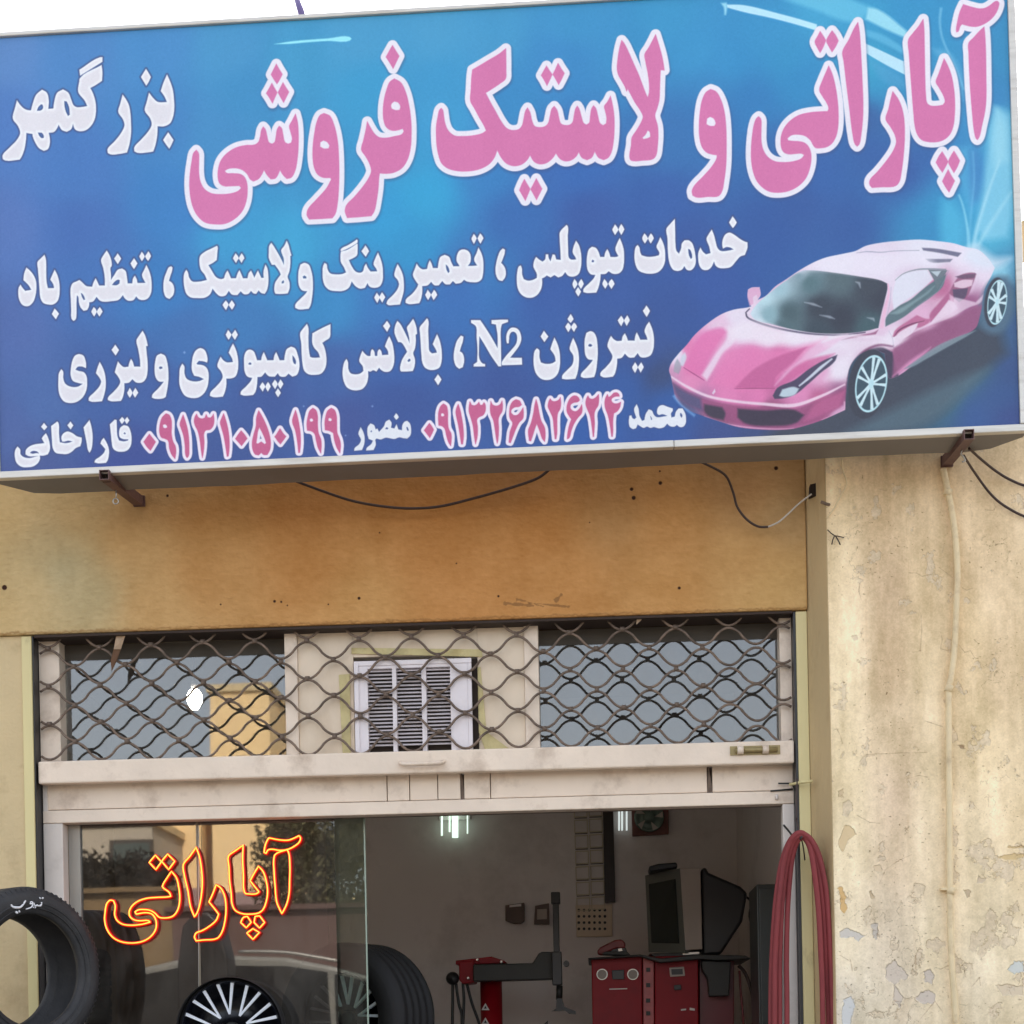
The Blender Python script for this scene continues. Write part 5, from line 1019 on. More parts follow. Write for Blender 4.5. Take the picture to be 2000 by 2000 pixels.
# ---------------------------------------------------------------- neon word in the window
NEON="""1105,365 1000,410 988,450 990,560 1000,700 1015,840 1045,910 1060,940 1075,915 1105,850 1125,760 1130,640 1132,500 1120,390
945,260 1040,278 1120,280 1170,262 1215,240 1228,262 1215,300 1180,330 1110,365 1040,372 960,362 935,370 918,400 900,390 910,330 930,280
712,325 650,370 580,425 585,520 590,640 605,760 612,850 640,910 700,940 780,945 850,935 890,905 920,830 932,740 920,650 890,560 850,515 810,580 775,645 810,690 855,745 830,762 735,762 722,740 715,600 708,450
-715,975 690,1020 740,1068 785,1018 750,965
-820,965 860,960 905,1020 860,1070 810,1020
-800,1075 745,1115 800,1172 858,1110
470,680 440,760 405,835 450,890 492,945 470,1000 400,1060 340,1095 290,1115 275,1150 290,1185 350,1178 480,1162 520,1110 550,1000 558,880 545,780 510,710
290,345 230,430 175,500 185,600 215,730 240,880 275,970 300,930 330,820 345,680 340,560 320,430
@1080,560 1125,620 1145,700 1155,780 1150,860 1130,920 1090,965 1020,980 970,973 930,935 890,912 840,904 780,908 752,925 765,945 850,932 905,945 935,985 945,1030 935,1090 890,1150 820,1190 720,1205 620,1190 550,1150 500,1080 480,1000 485,920 500,850 530,820 560,825 575,870 570,950 590,1000 640,1035 720,1045 820,1035 890,1016 870,1003 800,1005 750,998 710,970 700,930 720,880 770,835 850,805 950,795 1050,790 1075,785 1060,750 1000,700 1000,690 1040,620
@880,480 935,415 990,475 940,545
@992,470 1045,405 1110,470 1055,545"""
def neon_loops():
    for ln in NEON.strip().splitlines():
        if ln[0]=='@':
            yield [(100+float(a.split(',')[0])/4.6,1580+float(a.split(',')[1])/4.6) for a in ln[1:].split()]; continue
        if ln[0]=='=': ln=ln[1:]
        elif ln[0]=='-' : ln=ln[1:]
        yield [(320+float(a.split(',')[0])/4.6,1580+float(a.split(',')[1])/4.6) for a in ln.split()]
m_core=mat('neon_core',(255,160,50),.4,emit=(255,158,60),estr=.75)
m_halo=mat('neon_red_glow',(120,8,4),.3,emit=(240,14,4),estr=.26)  # added red tube imitates the glow round the neon core
ne=thing('neon_sign','glowing orange Persian neon word hanging inside the shop window','neon sign',P(460,1700,.25))
for lp in neon_loops():
    q=np.array(lp); q=spline(q,cut=55,n=4)
    pts=[P(a,b,.255) for a,b in q]
    MB().tube(pts,.0026,6,closed=True).build('neon_tube',m_core,ne)
    MB().tube([(x,y+.010,z) for x,y,z in pts],.0068,8,closed=True).build('red_glow_tube',m_halo,ne)
for px in (388,): MB().tube([P(px,1612,.262),P(px,1990,.262)],.0012,5).build('hanging_wire',m_cabg,ne)
# ---------------------------------------------------------------- tyres and wheels
TREAD=[(.209,-.0),(.214,-.006),(.226,-.012),(.245,-.018),(.262,-.0195),(.285,-.016),(.300,-.004),(.308,.012)]
def tyre_prof(r,rb,wd):
    s_=(r-rb)/.101
    f=[(rb,0),(rb+.004*s_,-.006),(rb+.012*s_,-.011),(rb+.03*s_,-.0165),(rb+.034*s_,-.0185),(rb+.05*s_,-.0195),(rb+.066*s_,-.0185),(rb+.070*s_,-.017),(rb+.084*s_,-.010),(rb+.093*s_,.0),(rb+.0985*s_,.014)]
    tr=[]
    for k in range(5):
        c=.03+(wd-.06)*k/4
        if k<4: c2=.03+(wd-.06)*(k+1)/4
        tr+= [(r,c-.012),(r,c+.012)]
        if k<4: tr+=[(r-.008,c+.0135),(r-.008,c2-.0135)]
    bk=[(a,wd-b) for a,b in f[::-1]]
    inn=[(rb+.004,wd-.02),(rb+.03*s_,wd-.03),(r-.02,wd*.7),(r-.016,wd*.5),(r-.02,wd*.3),(rb+.03*s_,.03),(rb+.004,.02)]
    return f+tr+bk+inn
def make_tyre(root,c,ax,r=.31,rb=.209,wd=.22,m=None):
    """c = centre of the front face, ax = axis pointing back"""
    return MB().lathe(tyre_prof(r,rb,wd),c,ax,64,closed=True).build('tyre_carcass',m or m_rubber,root)
A1=.95; ax1=Vector((-math.sin(A1),math.cos(A1),0)); c1=Vector(P(64,1895,-.30))
t1=thing('used_tyre','big black tyre with chalked white word at the left of the window','tyre',(c1.x,c1.y,c1.z-.318))
make_tyre(t1,c1,ax1,.318,.213,.2)
lg=MB()
for k in range(84):
    a=2*math.pi*k/84; s_x=Vector((math.cos(A1),math.sin(A1),0)); d=s_x*math.cos(a)+Vector((0,0,1))*math.sin(a); t_=ax1.cross(d)
    p=c1+d*.2985-ax1*.0095; q=c1+d*.3125+ax1*.0005; w2=t_*.0042
    lg.add([p-w2,p+w2,q+w2,q-w2,p-w2-ax1*.003,p+w2-ax1*.003,q+w2-ax1*.004,q-w2-ax1*.004],[(4,5,6,7),(0,1,5,4),(1,2,6,5),(2,3,7,6),(3,0,4,7)])
tag(lg.build('shoulder_lugs',m_rubber,t1),None,None,kind='stuff')
MB().lathe([(.2515,-.0185),(.2535,-.0225),(.256,-.0225),(.258,-.019)],c1,ax1,64).build('sidewall_ring',m_rubber,t1)
MB().lathe([(.2325,-.016),(.234,-.0195),(.2358,-.0195),(.2375,-.017)],c1,ax1,64).build('sidewall_ring',m_rubber,t1)
def on_plane(px,py,pt,nr):
    d=ray(px,py); o_=Vector(CAM); t=(Vector(pt)-o_).dot(nr)/d.dot(nr); return o_+d*t
ink=MB()
for txt,rr in (("143,428 148,448 170,462 215,468 255,462 285,435 322,380",.0052),("196,520 214,532 222,530",.0055),("236,518 248,516",.0055),("408,395 385,398 378,412 390,420 404,412 410,400 408,440 385,468 325,487",.004),
               ("428,400 432,430 445,446 462,440 466,425",.0034),("466,440 490,446 515,438 524,400",.0042),("418,462 424,468",.0045),("440,466 446,470",.0045),("498,352 506,346",.005),("530,342 542,356",.005)):
    pts=[on_plane(float(a.split(',')[0])/6.44,1700+float(a.split(',')[1])/6.44,c1-ax1*.0205,ax1) for a in txt.split()]
    pp=cr(pts,4); ink.tube(pp,[rr*(.55+.45*math.sin(math.pi*(i+1)/(len(pp)+1)))*.9 for i in range(len(pp))],6)
ink.build('chalk_writing',m_white_ink,t1)
m_stand=m_dark
std=thing('tyre_stand','dark steel floor stand under the chalked tyre','stand',(c1.x,c1.y,0.))
ce=c1+ax1*.11
MB().tube([(ce.x,ce.y,.0),(ce.x,ce.y,ce.z-.322)],.025,10).build('post',m_stand,std)
MB().box(ce.x-.2,ce.x+.2,ce.y-.2,ce.y+.2,0,.02).build('base_plate',m_stand,std)
def wheel_thing(name,cpx,cpy,Y,r,yaw,lab,tyre=True,rt=.31,wd=.2,cat='wheel',grp=None,vs=10,rot=0.):
    c=Vector(P(cpx,cpy,Y)); ax=Vector((-math.sin(yaw),math.cos(yaw),0)); sx=Vector((math.cos(yaw),math.sin(yaw),0)); up=Vector((0,0,1))
    t=thing(name,lab,cat,(c.x,c.y,c.z-rt),group=grp)
    if tyre: make_tyre(t,c-ax*.02,ax,rt,r+.006,wd,m_rubin)
    MB().lathe([(r,0),(r+.004,.006),(r,.014),(r-.012,.02),(r-.016,.15),(.0,.16),(.0,.155),(r-.022,.145),(r-.016,.012),(r-.006,.0)],c,ax,48).build('rim',m_blackgloss,t)
    MB().lathe([(0,.02),(.028,.022),(.034,.035),(.034,.06),(0,.06)],c,ax,24).build('hub_cap',m_dark,t)
    for k in range(vs):
        a0=2*math.pi*k/vs+rot; inn=a0
        p0=c+(sx*math.cos(inn)+up*math.sin(inn))*(r*.32)+ax*.03
        for s_ in (-1,1):
            a=a0+s_*.155; q=c+(sx*math.cos(a)+up*math.sin(a))*(r*.955)+ax*.008
            tdir=(q-p0).normalized(); sd_=tdir.cross(ax).normalized()
            w0,w1=.0036,.0066
            MB().prism([p0-sd_*w0,p0+sd_*w0,q+sd_*w1,q-sd_*w1],ax*.012).build('spoke',m_chrome,t)
    return t
wheel_thing('alloy_wheel',450,2012,.1,.204,.06,'black alloy wheel with white V spokes standing before the window',rt=.211,wd=.1,rot=math.radians(96-72*1))
wheel_thing('alloy_wheel',668,1990,.66,.2,-.5,'black tyre on a white spoked wheel at the edge of the sliding door',rt=.33,wd=.26,rot=.2)
stk=[]
for i in range(4):
    z=1.3+(2062-1850)/3350*7.5-.2*(i+1)
    t=thing('stacked_tyre',['black tyre lying on top of the stack behind the left window','black tyre second from the top of the left window stack','black tyre third from the top of the left window stack','black tyre at the bottom of the left window stack'][i],'tyre',(P(70,1900,.75)[0],.95,z),group='tyres stacked behind the left window')
    make_tyre(t,(P(70,1900,.75)[0],.95,z+.002),(0,0,1),.27,.18,.196,m_rubin)
zb_=1.3+(2062-1850)/3350*7.5-.8
tb=thing('display_plinth','dark steel plinth under the tyre stack','plinth',(P(70,1900,.75)[0],.95,.02)); MB().box(P(70,1900,.75)[0]-.3,P(70,1900,.75)[0]+.3,.65,1.25,.02,zb_).build('plinth_box',m_dark,tb)
# wheels rest on a bench
bt=thing('display_bench','dark steel bench carrying the wheel behind the sliding door','bench',(-1.1,.75,.02))
for nm,(cp_,Y,rt) in (('b',((668,1990),.8,.331)),):
    z=P(*cp_,.62 if 0 else .66)[2]-rt-.004; x=P(*cp_,.7)[0]
    MB().box(x-.3,x+.3,.45,1.0,z-.04,z).build('bench_top',m_dark,bt)
    for dx in (-.27,.27): MB().box(x+dx-.02,x+dx+.02,.5,.95,.02,z-.0405).build('bench_leg',m_dark,bt)
wq=P(450,2012,.14); ws=thing('wheel_stand','dark steel post holding the white spoked wheel outside the window','stand',(wq[0],.08,0.))
MB().tube([(wq[0],.16,0.),(wq[0],.16,wq[2]-.216)],.02,10).build('post',m_dark,ws); MB().box(wq[0]-.15,wq[0]+.15,0.,.26,0.,.02).build('base_plate',m_dark,ws)
pk=thing('blue_carton','small pale blue cardboard carton behind the window','box',P(572,2000,.9))
q0,q1=P(553,1942,.9),P(598,1942,.9); MB().box(q0[0],q1[0],.9,1.0,1.15,q0[2]).build('carton_body',mat('blue_card',(70,150,180),.6,var=.1),pk); MB().box(q0[0]+.015,q1[0]-.03,.8985,.8995,1.2,P(560,1978,.9)[2]).build('printed_panel',mat('navy_print',(34,56,110),.5,var=.5,vscale=40),pk)
# ---------------------------------------------------------------- hose bundle on the right post
hs_=thing('hose_bundle','faded red hoses looped over a hook on the right door post','hose',P(1560,2000,.1))
H1=[(([(1542,1999),(1506,1990),(1503,1900),(1506,1800),(1514,1720),(1527,1665),(1545,1634),(1562,1626)]),.06),]
def hose(pts,Y,r): MB().tube(cr([P(a,b,Y+c) for a,b,c in pts],7),r,12).build('hose_strand',m_hose,hs_)
hose([(1503,2400,0),(1506,1990,0),(1508,1880,0),(1514,1780,-.01),(1524,1700,-.02),(1537,1655,-.035),(1552,1632,-.05),(1566,1628,-.05),(1585,1642,-.04),(1602,1680,-.03),(1614,1750,-.02),(1624,1850,-.01),(1632,1990,0),(1640,2400,0)],.06,.0115)
hose([(1518,2400,0),(1522,1990,0),(1522,1880,0),(1526,1780,-.01),(1534,1700,-.02),(1545,1656,-.04),(1556,1636,-.06),(1568,1632,-.06),(1583,1650,-.05),(1596,1690,-.04),(1606,1760,-.03),(1613,1860,-.02),(1619,1990,-.01),(1624,2400,0)],.05,.012)
hose([(1536,2400,0),(1537,1990,0),(1536,1880,0),(1538,1780,0),(1544,1700,-.01),(1551,1660,-.03),(1560,1640,-.05),(1570,1636,-.05),(1582,1656,-.05),(1590,1700,-.05),(1598,1770,-.045),(1603,1860,-.04),(1607,1990,-.03),(1610,2400,0)],.045,.0105)
hose([(1511,2400,0),(1513,1990,-.02),(1514,1880,-.02),(1520,1780,-.03),(1530,1690,-.04),(1542,1650,-.055),(1554,1631,-.07),(1569,1628,-.07),(1590,1652,-.06),(1606,1700,-.05),(1617,1780,-.04),(1626,1990,-.03),(1632,2400,0)],.055,.0108)
hk=MB().tube([P(1531,1612,.19),P(1538,1620,.15),P(1546,1630,.1),P(1560,1644,.0),P(1566,1634,-.03)],.004,8); tag(hk.build('hose_hook',m_dark),'thin dark hook on the door post carrying the red hoses','hook')
wr=MB().tube(cr([P(1555,1600,.05),P(1560,1620,.03),P(1568,1650,.03),P(1572,1680,.05)],5),.003,6).tube(cr([P(1557,1520,.07),P(1556,1570,.06),P(1556,1600,.05)],5),.003,6); tag(wr.build('thin_wire',m_cable),'thin dark wire running down the guide above the hoses','wire')
# ---------------------------------------------------------------- workshop inside
def ip(nm,txt,Y,dep,m,root,bev=0.,tile=None):
    return MB().prism(PP(txt,Y,tile),(0,dep,0)).build(nm,m,root,bevel=bev)
def disc(nm,px,py,Y,r,m,root,dep=.012):
    c=P(px,py,Y); return MB().tube([(c[0],c[1],c[2]),(c[0],c[1]+dep,c[2])],r,20).build(nm,m,root)
def floor_pt(px,Y): return (P(px,2000,Y)[0],Y,.02)
Yc=2.5
tc=thing('tyre_changer','red and black tyre changing machine with a long swing arm','machine',floor_pt(957,Yc))
cx=P(958,1960,Yc)[0]; cr_=abs(P(980,1960,Yc)[0]-P(937,1960,Yc)[0])/2; zt=P(958,1912,Yc)[2]
MB().tube([(cx,Yc+.08,.6),(cx,Yc+.08,zt)],cr_,24).build('column',m_red,tc)
MB().box(cx-.35,cx+.45,Yc-.3,Yc+.4,.02,.6).build('cabinet',m_red,tc,bevel=.02)
ip('head_box',"896,1878 926,1876 926,1919 904,1922 897,1915",Yc-.06,.24,m_red,tc,.006)
ip('head_cover',"890,1876 960,1868 985,1876 990,1881 890,1884",Yc-.05,.22,m_red,tc,.004)
ip('swing_arm',"924,1884 1040,1881 1052,1862 1058,1859 1094,1859 1096,1912 1040,1914 924,1917",Yc-.1,.12,m_dark,tc,.006)
pa,pb=P(1084,1752,Yc),P(1092,1925,Yc); x=(pa[0]+pb[0])/2
MB().box(x-.016,x+.016,Yc-.16,Yc-.105,pb[2],pa[2]).build('vertical_shaft',m_black,tc,bevel=.003)
z0=P(1084,1770,Yc)[2]; MB().box(x-.024,x+.024,Yc-.168,Yc-.098,z0,pa[2]+.012).build('shaft_cap',m_black,tc,bevel=.004)
z1,z2=P(1093,1926,Yc)[2],P(1093,1862,Yc)[2]; MB().box(x-.026,x+.026,Yc-.175,Yc-.09,z1,z2).build('shaft_guide',m_black,tc,bevel=.004)
MB().tube([P(1093,1925,Yc-.13),P(1092,1953,Yc-.13)],.017,12).build('tool_stem',m_dark,tc)
ip('tool_head',"1087,1950 1098,1950 1102,1966 1124,1975 1125,1981 1112,1980 1104,1974 1077,1975 1086,1970",Yc-.16,.05,m_black,tc)
disc('locking_knob',1106,1882,Yc-.15,.016,m_black,tc,.05)
q=P(884,1911,Yc-.05); MB().lathe([(0,-.02),(.028,-.016),(.036,0),(.028,.018),(0,.022)],q,(0,1,0),20).build('handle_ball',m_black,tc)
for pts in ("884,1915 884,1960 883,2040","890,1918 896,1960 902,1985 900,2040","904,1920 906,1960 902,2040","912,1922 922,1960 936,2000 942,2040"):
    MB().tube(cr(PP(pts,Yc-.04),5),.008,8).build('air_hose',m_black,tc)
m_sticker=mat('white_sticker',(214,206,200),.5); 
for cy_ in (1966,1994): 
    MB().prism(PP(f"948,{cy_-7} 956,{cy_+7} 940,{cy_+7}",Yc+.08-cr_-.002),(0,.003,0)).build('warning_triangle',m_sticker,tc)
    MB().prism(PP(f"948,{cy_-2} 951,{cy_+4} 945,{cy_+4}",Yc+.08-cr_-.004),(0,.0015,0)).build('warning_mark',m_black,tc)
for px,py in ((932,1874),(979,1878),(914,1910)): disc('bolt',px,py,Yc-.12,.006,m_steel,tc,.06)
ip('stop_peg',"1062,2000 1070,1993 1070,2060 1062,2060",Yc-.2,.03,m_black,tc)
# wheel balancer
Yb=2.2
wb=thing('wheel_balancer','red wheel balancing machine with gauges in the workshop corner','machine',floor_pt(1260,Yb))
ip('left_panel',"1155,1871 1254,1867 1259,2560 1166,2560",Yb,.5,m_red,wb,.006)
ip('middle_strip',"1255.5,1866 1277,1868 1280,2560 1260.5,2560",Yb+.012,.48,mat('faded_red_enamel',(170,70,70),.35,var=.15,vscale=30),wb,.003)
ip('right_panel',"1278.5,1868 1364,1866 1366,2560 1281.5,2560",Yb+.004,.5,m_red,wb,.006)
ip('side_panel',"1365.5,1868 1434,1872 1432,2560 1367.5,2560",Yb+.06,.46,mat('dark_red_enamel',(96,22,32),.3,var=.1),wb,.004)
ip('tray',"1148,1871 1250,1864 1290,1872 1368,1864 1455,1866 1468,1872 1400,1876 1370,1873 1290,1880 1250,1868 1150,1874",Yb-.08,.66,m_dark,wb,.004)
ip('weight_bin',"1370,1876 1428,1878 1424,1945 1386,1946 1382,1910 1372,1895",Yb-.04,.1,m_dark,wb,.006)
m_gauge=mat('gauge_glass',(120,118,112),.15)
for px in (1176,1236): disc('gauge',px,1903,Yb-.012,.024,m_gauge,wb,.011); disc('gauge_bezel',px,1903,Yb-.008,.029,m_steel,wb,.006)
ip('display',"1195,1895 1219,1894 1219,1913 1196,1913",Yb-.01,.009,m_black,wb,.002)
ip('small_display',"1307,1890 1336,1888 1338,1906 1309,1908",Yb-.006,.009,m_grey,wb,.003); ip('display_window',"1311,1893 1333,1892 1334,1903 1312,1904",Yb-.0075,.001,m_black,wb)
ip('switch',"1316,1924 1330,1923 1331,1933 1317,1934",Yb-.008,.011,m_black,wb,.002)
for py in (1890,1920,1950,1975): ip('key',f"1262,{py} 1270,{py} 1270,{py+8} 1262,{py+8}",Yb+.004,.007,m_dark,wb,.001)
for txt in ("1330,1971 1340,1970 1340,1973 1330,1974","1347,1968 1357,1970 1357,1974 1347,1973","1190,1931 1225,1930 1225,1932 1190,1933"): ip('decal',txt,Yb-.001,.0008,m_sticker,wb)
# tool lying on top
ip('angle_grinder_rest',"1172,1864 1178,1858 1225,1858 1232,1866",Yb+.1,.12,m_dark,wb,.003)
gr=thing('angle_grinder','small red angle grinder resting on the red cabinet','power tool',P(1195,1862,Yb+.12))
ip('grinder_body',"1166,1857 1172,1850 1200,1836 1214,1834 1222,1842 1221,1852 1205,1852 1190,1858 1176,1866 1168,1864",Yb+.1,.07,mat('dull_red_plastic',(120,36,36),.45,var=.15),gr,.008)
ip('grinder_head',"1196,1853 1222,1850 1226,1861 1190,1862",Yb+.105,.06,m_black,gr,.004); ip('grinder_guard',"1207,1853 1214,1852 1216,1857 1208,1858",Yb+.098,.003,m_steel,gr)
# CRT monitor, turned to the left
mo=thing('crt_monitor','old grey tube monitor turned sideways on the red balancer','monitor',P(1340,1868,Yb+.1))
T_=(1140,1660,4.6)
def mv(txt,Y): return PP(txt,Y,T_)
fr_=mv("548,232 860,165 905,935 580,920",Yb+.02)
def quad_face(a,b,nm,m,root,bev=0.):
    n=len(a); v=[Vector(q) for q in a+b]; fs=[tuple(range(n)),tuple(range(2*n-1,n-1,-1))]+[(i,i+n,(i+1)%n+n,(i+1)%n) for i in range(n)]
    return MB().add(v,fs).build(nm,m,root,bevel=bev)
# front bezel (dark) runs away to the left rear, light side band, tapering black rear
A_=[P(1260,1710,Yb+.30),P(1327,1696,Yb+.02),P(1337,1862,Yb+.02),P(1267,1860,Yb+.30)]
nrm=Vector((-.42,-.28,0)).normalized()
B_=[Vector(q)-nrm*.03 for q in A_]
quad_face(A_,B_,'front_bezel',mat('grey_green_bezel',(104,106,100),.5,var=.06),mo)
def inset(qs,f,off): 
    c=sum((Vector(q) for q in qs),Vector())/4; return [c+(Vector(q)-c)*f+nrm*off for q in qs]
quad_face(inset(A_,.76,.0015),inset(A_,.76,.006),'screen',mat('monitor_screen',(34,42,40),.2),mo)
sb=[P(1328,1696,Yb+.02),P(1368,1695,Yb+.04),P(1372,1854,Yb+.04),P(1339,1856,Yb+.02)]
quad_face(sb,[Vector(q)+Vector((.0,.4,0)) for q in sb],'side_band',m_grey,mo,.004)
ip('back_housing',"1369,1698 1378,1692 1384,1704 1446,1731 1460,1744 1450,1800 1408,1864 1374,1866",Yb+.06,.34,m_black,mo,.02)
ip('base_swivel',"1268,1862 1366,1860 1372,1869 1280,1871",Yb+.04,.26,m_dark,mo,.004)
ip('base_trim',"1333,1861 1366,1859 1366,1863 1334,1865",Yb+.035,.004,m_steel,mo)
hd=thing('headset_case','small dark case lying on top of the tube monitor','case',P(1295,1695,Yb+.2)); ip('case_body',"1267,1692 1285,1687 1322,1684 1324,1694 1280,1701 1269,1702",Yb+.06,.2,m_black,hd,.008)
cab=MB().tube(cr(PP("1444,1745 1466,1760 1464,1790 1474,1830 1480,1880 1487,1960 1490,2100",Yb+.5),5),.006,8); tag(cab.build('power_cable',m_cable),'thin dark cable hanging behind the tube monitor','cable')
cab=MB().tube(cr(PP("1442,1886 1455,1900 1466,1930 1472,1970 1476,2100",Yb+.1),5),.009,8); tag(cab.build('air_line',m_cable),'dark air line curling down at the right of the balancer','cable')
cab=MB().tube(cr(PP("1444,1896 1447,1940 1452,2000 1454,2100",Yb+.08),5),.006,8); tag(cab.build('red_lead',mat('dull_red_lead',(110,44,46),.5)),'thin reddish lead hanging beside the balancer side panel','cable')
lk=thing('steel_locker','tall dark steel locker against the right side of the workshop','locker',(.7,1.6,.02))
zt=P(1500,1727,1.35)[2]; x0=P(1479,1800,1.35)[0]
MB().box(x0,.863,1.35,1.75,.02,zt).build('locker_body',mat('dark_green_steel',(44,48,46),.35,var=.2,vscale=3),lk,bevel=.004)
MB().box(x0+.012,.85,1.34,1.349,.1,zt-.02).build('locker_door',mat('dark_green_steel2',(50,54,52),.3,var=.2,vscale=3),lk,bevel=.002)
# things on the back wall
BW=3.6
fx=thing('wire_peg_rack','pale wire grid rack of square loops high on the back wall','rack',P(1150,1760,BW-.03))
rg=np.random.default_rng(3)
for r_ in range(7):
    for c_ in range(2):
        x0_=1121+c_*29+r_*.9; y0_=1572+r_*30.4+(c_*-2)
        cs=[(x0_,y0_),(x0_+25,y0_-1),(x0_+25.5,y0_+23),(x0_+1,y0_+24)]
        MB().tube([P(a,b,BW-.02) for a,b in cs],.0042,6,closed=True).build('wire_loop',mat('pale_wire',(206,196,170),.5),fx)
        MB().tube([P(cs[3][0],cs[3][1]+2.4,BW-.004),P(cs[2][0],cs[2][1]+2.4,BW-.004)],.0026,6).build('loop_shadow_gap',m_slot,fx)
ip('rack_panel',"1117,1560 1177,1556 1184,1772 1124,1776",BW-.004,.003,m_inwall,fx)
bd=thing('dark_strip_board','narrow dark board hanging beside the wire rack','board',P(1190,1762,BW-.03))
ip('board',"1177,1550 1197,1550 1202,1762 1181,1763",BW-.04,.025,mat('dark_brown_board',(44,34,32),.4,var=.3,vscale=6),bd,.003)
fn=thing('exhaust_fan','square brown framed exhaust fan with green grey blades on the back wall','fan',P(1270,1632,BW-.03))
ip('fan_frame',"1233,1572 1306,1569 1306,1629 1235,1633",BW-.035,.03,mat('reddish_brown_paint',(110,68,60),.5,var=.3,vscale=20),fn,.003)
q=P(1268,1596,BW-.04); MB().lathe([(.0,-.008),(.035,-.01),(.036,0),(.07,-.004),(.086,-.012),(.09,0),(.0,.004)],q,(0,1,0),28).build('fan_ring',mat('green_grey_enamel',(112,132,122),.2,var=.3,vscale=18),fn)
for k in range(5):
    a=k*2*math.pi/5; u_=Vector((math.cos(a),0,math.sin(a))); v_=Vector((-math.sin(a),0,math.cos(a))); p=Vector(q)+Vector((0,-.012,0))
    MB().prism([p+u_*.03,p+u_*.08+v_*.03,p+u_*.082-v_*.006],(0,-.002,0)).build('fan_blade',m_steel,fn)
pv=thing('ventilation_block','cream ventilation block with rows of round black holes','vent',P(1160,1829,BW-.02))
ip('block',"1124,1768 1196,1766 1196,1829 1126,1830",BW-.02,.018,m_board,pv,.004)
for r_ in range(4):
    for c_ in range(6): disc('round_hole',1130.5+c_*10.2,1777.5+r_*12.2,BW-.0212,.0085,m_black,pv,.0011)
for i,(txt,t2,lab) in enumerate((("987,1768 1024,1763 1024,1799 1017,1804 1004,1804 987,1798","995,1768 1018,1765 1018,1770 995,1772",'left brown switch box on the back wall with a pale strip'),("1045,1769 1072,1764 1073,1805 1043,1805","1049,1776 1068,1775 1068,1795 1049,1796",'right brown switch box on the back wall with a pale face'))):
    b_=thing('switch_box',lab,'switch box',P(1005+i*55,1800,BW-.02),group='switch boxes on the back wall'); ip('box_body',txt,BW-.05,.045,mat('brown_box_plastic',(92,74,64),.45,var=.2,vscale=20),b_,.003); ip('box_cover',t2,BW-.054,.0035,m_grey if i else m_inwall,b_)
pp_=MB().tube([P(1452,1560,BW-.02),P(1454,1740,BW-.02),P(1456,1800,BW-.02)],.011,8); tag(pp_.build('corner_pipe',mat('brown_pipe_paint',(84,62,56),.5)),'thin brown pipe running down the back corner of the workshop','pipe')
# lit bulb inside, and glowing tubes added for reflected light streaks
m_lamp=mat('lit_lamp_glass',(255,255,250),.3,emit=(255,244,226),estr=24.)
lb=thing('hanging_bulb','lit white bulb hanging behind the left transom pane','lamp',P(380,1368,.9))
q=P(380,1366,.9); MB().lathe([(0,-.045),(.022,-.04),(.034,-.018),(.034,.01),(.022,.034),(.014,.045),(0,.045)],q,(0,0,-1),20).build('bulb_glass',m_lamp,lb)
MB().tube([(q[0],q[1],q[2]+.045),(q[0],q[1],q[2]+.085)],.015,12).build('bulb_socket',m_grey,lb); MB().tube([(q[0],q[1],q[2]+.085),(q[0],q[1],3.4)],.004,6).build('bulb_cord',m_black,lb)
lc=thing('streak_glow_tubes','greenish glowing tubes added for reflected streaks high on the back wall','lamp',P(885,1640,BW-.06))
m_streak=mat('dim_streak_glow',(230,255,240),.3,emit=(214,240,222),estr=.4)  # emission stands in for a lamp's reflection on the glossy wall
for px,r_,y0,y1 in ((863,.006,1585,1632),(878,.005,1580,1625),(889,.019,1576,1636),(913,.004,1585,1628)): MB().tube([P(px,y0-30,BW-.07),P(px,y1,BW-.07)],r_,12).build('streak_tube',m_streak,lc)
ip('streak_back',"858,1545 918,1543 918,1600 858,1602",BW-.03,.02,m_inwall,lc)
lc2=thing('small_streak_glow','small dim glowing tubes added for reflected streaks beside the exhaust fan','lamp',P(1216,1625,BW-.06))
m_streak2=mat('faint_streak_glow',(230,240,240),.3,emit=(200,210,208),estr=.3)  # weaker emission imitating the second reflected streak
for px in (1209,1215,1224): MB().tube([P(px,1570,BW-.05),P(px,1622,BW-.05)],.0055,10).build('streak_tube',m_streak2,lc2)
# ---------------------------------------------------------------- across the street (seen in the panes)
GM=.287
def Q(px,py,Y):
    """point at depth Y in front of the shop whose mirror image in the display pane falls on this spot"""
    p=P(px,py,2*GM-Y); return Vector((p[0],Y,p[2]))
def bldg(name,label,cat,px0,px1,pyt,Y,dep,m,wins=(),m2=None,base=None,group=None):
    a,b=Q(px0,pyt,Y),Q(px1,pyt,Y); t=thing(name,label,cat,((a.x+b.x)/2,Y-dep/2,-.15),group=group)
    MB().box(a.x,b.x,Y-dep,Y,-.15,a.z).build('wall',m,t)
    MB().box(a.x-.1,b.x+.1,Y-dep-.1,Y+.1,a.z+.003,a.z+(.25 if cat!='wall' else .08)).build('roof_edge',m2 or (m_jamb if cat!='wall' else m),t)
    if base: z=Q(px0,base,Y).z; MB().box(a.x-.01,b.x+.01,Y+.002,Y+.2,-.15,z).build('plinth_wall',mat('mauve_grey_render',(150,124,122),.8,var=.1),t)
    for (x0,x1,y0,y1) in wins:
        c,d=Q(x0,y0,Y),Q(x1,y1,Y); w_=MB().box(c.x,d.x,Y+.003,Y+.05,d.z,c.z).build('window',m_slot,t)
        MB().box(c.x+.12,d.x-.12,Y+.052,Y+.06,d.z+.12,c.z-.12).build('pane',m_screen,w_)
    return t
m_or=mat('sunlit_apricot_render',(240,206,152),.85,var=.05,vscale=.3,dirt=(196,146,92),dscale=.6,damt=.3)
m_bei=mat('dusty_beige_render',(176,164,146),.85,var=.08,vscale=.3)
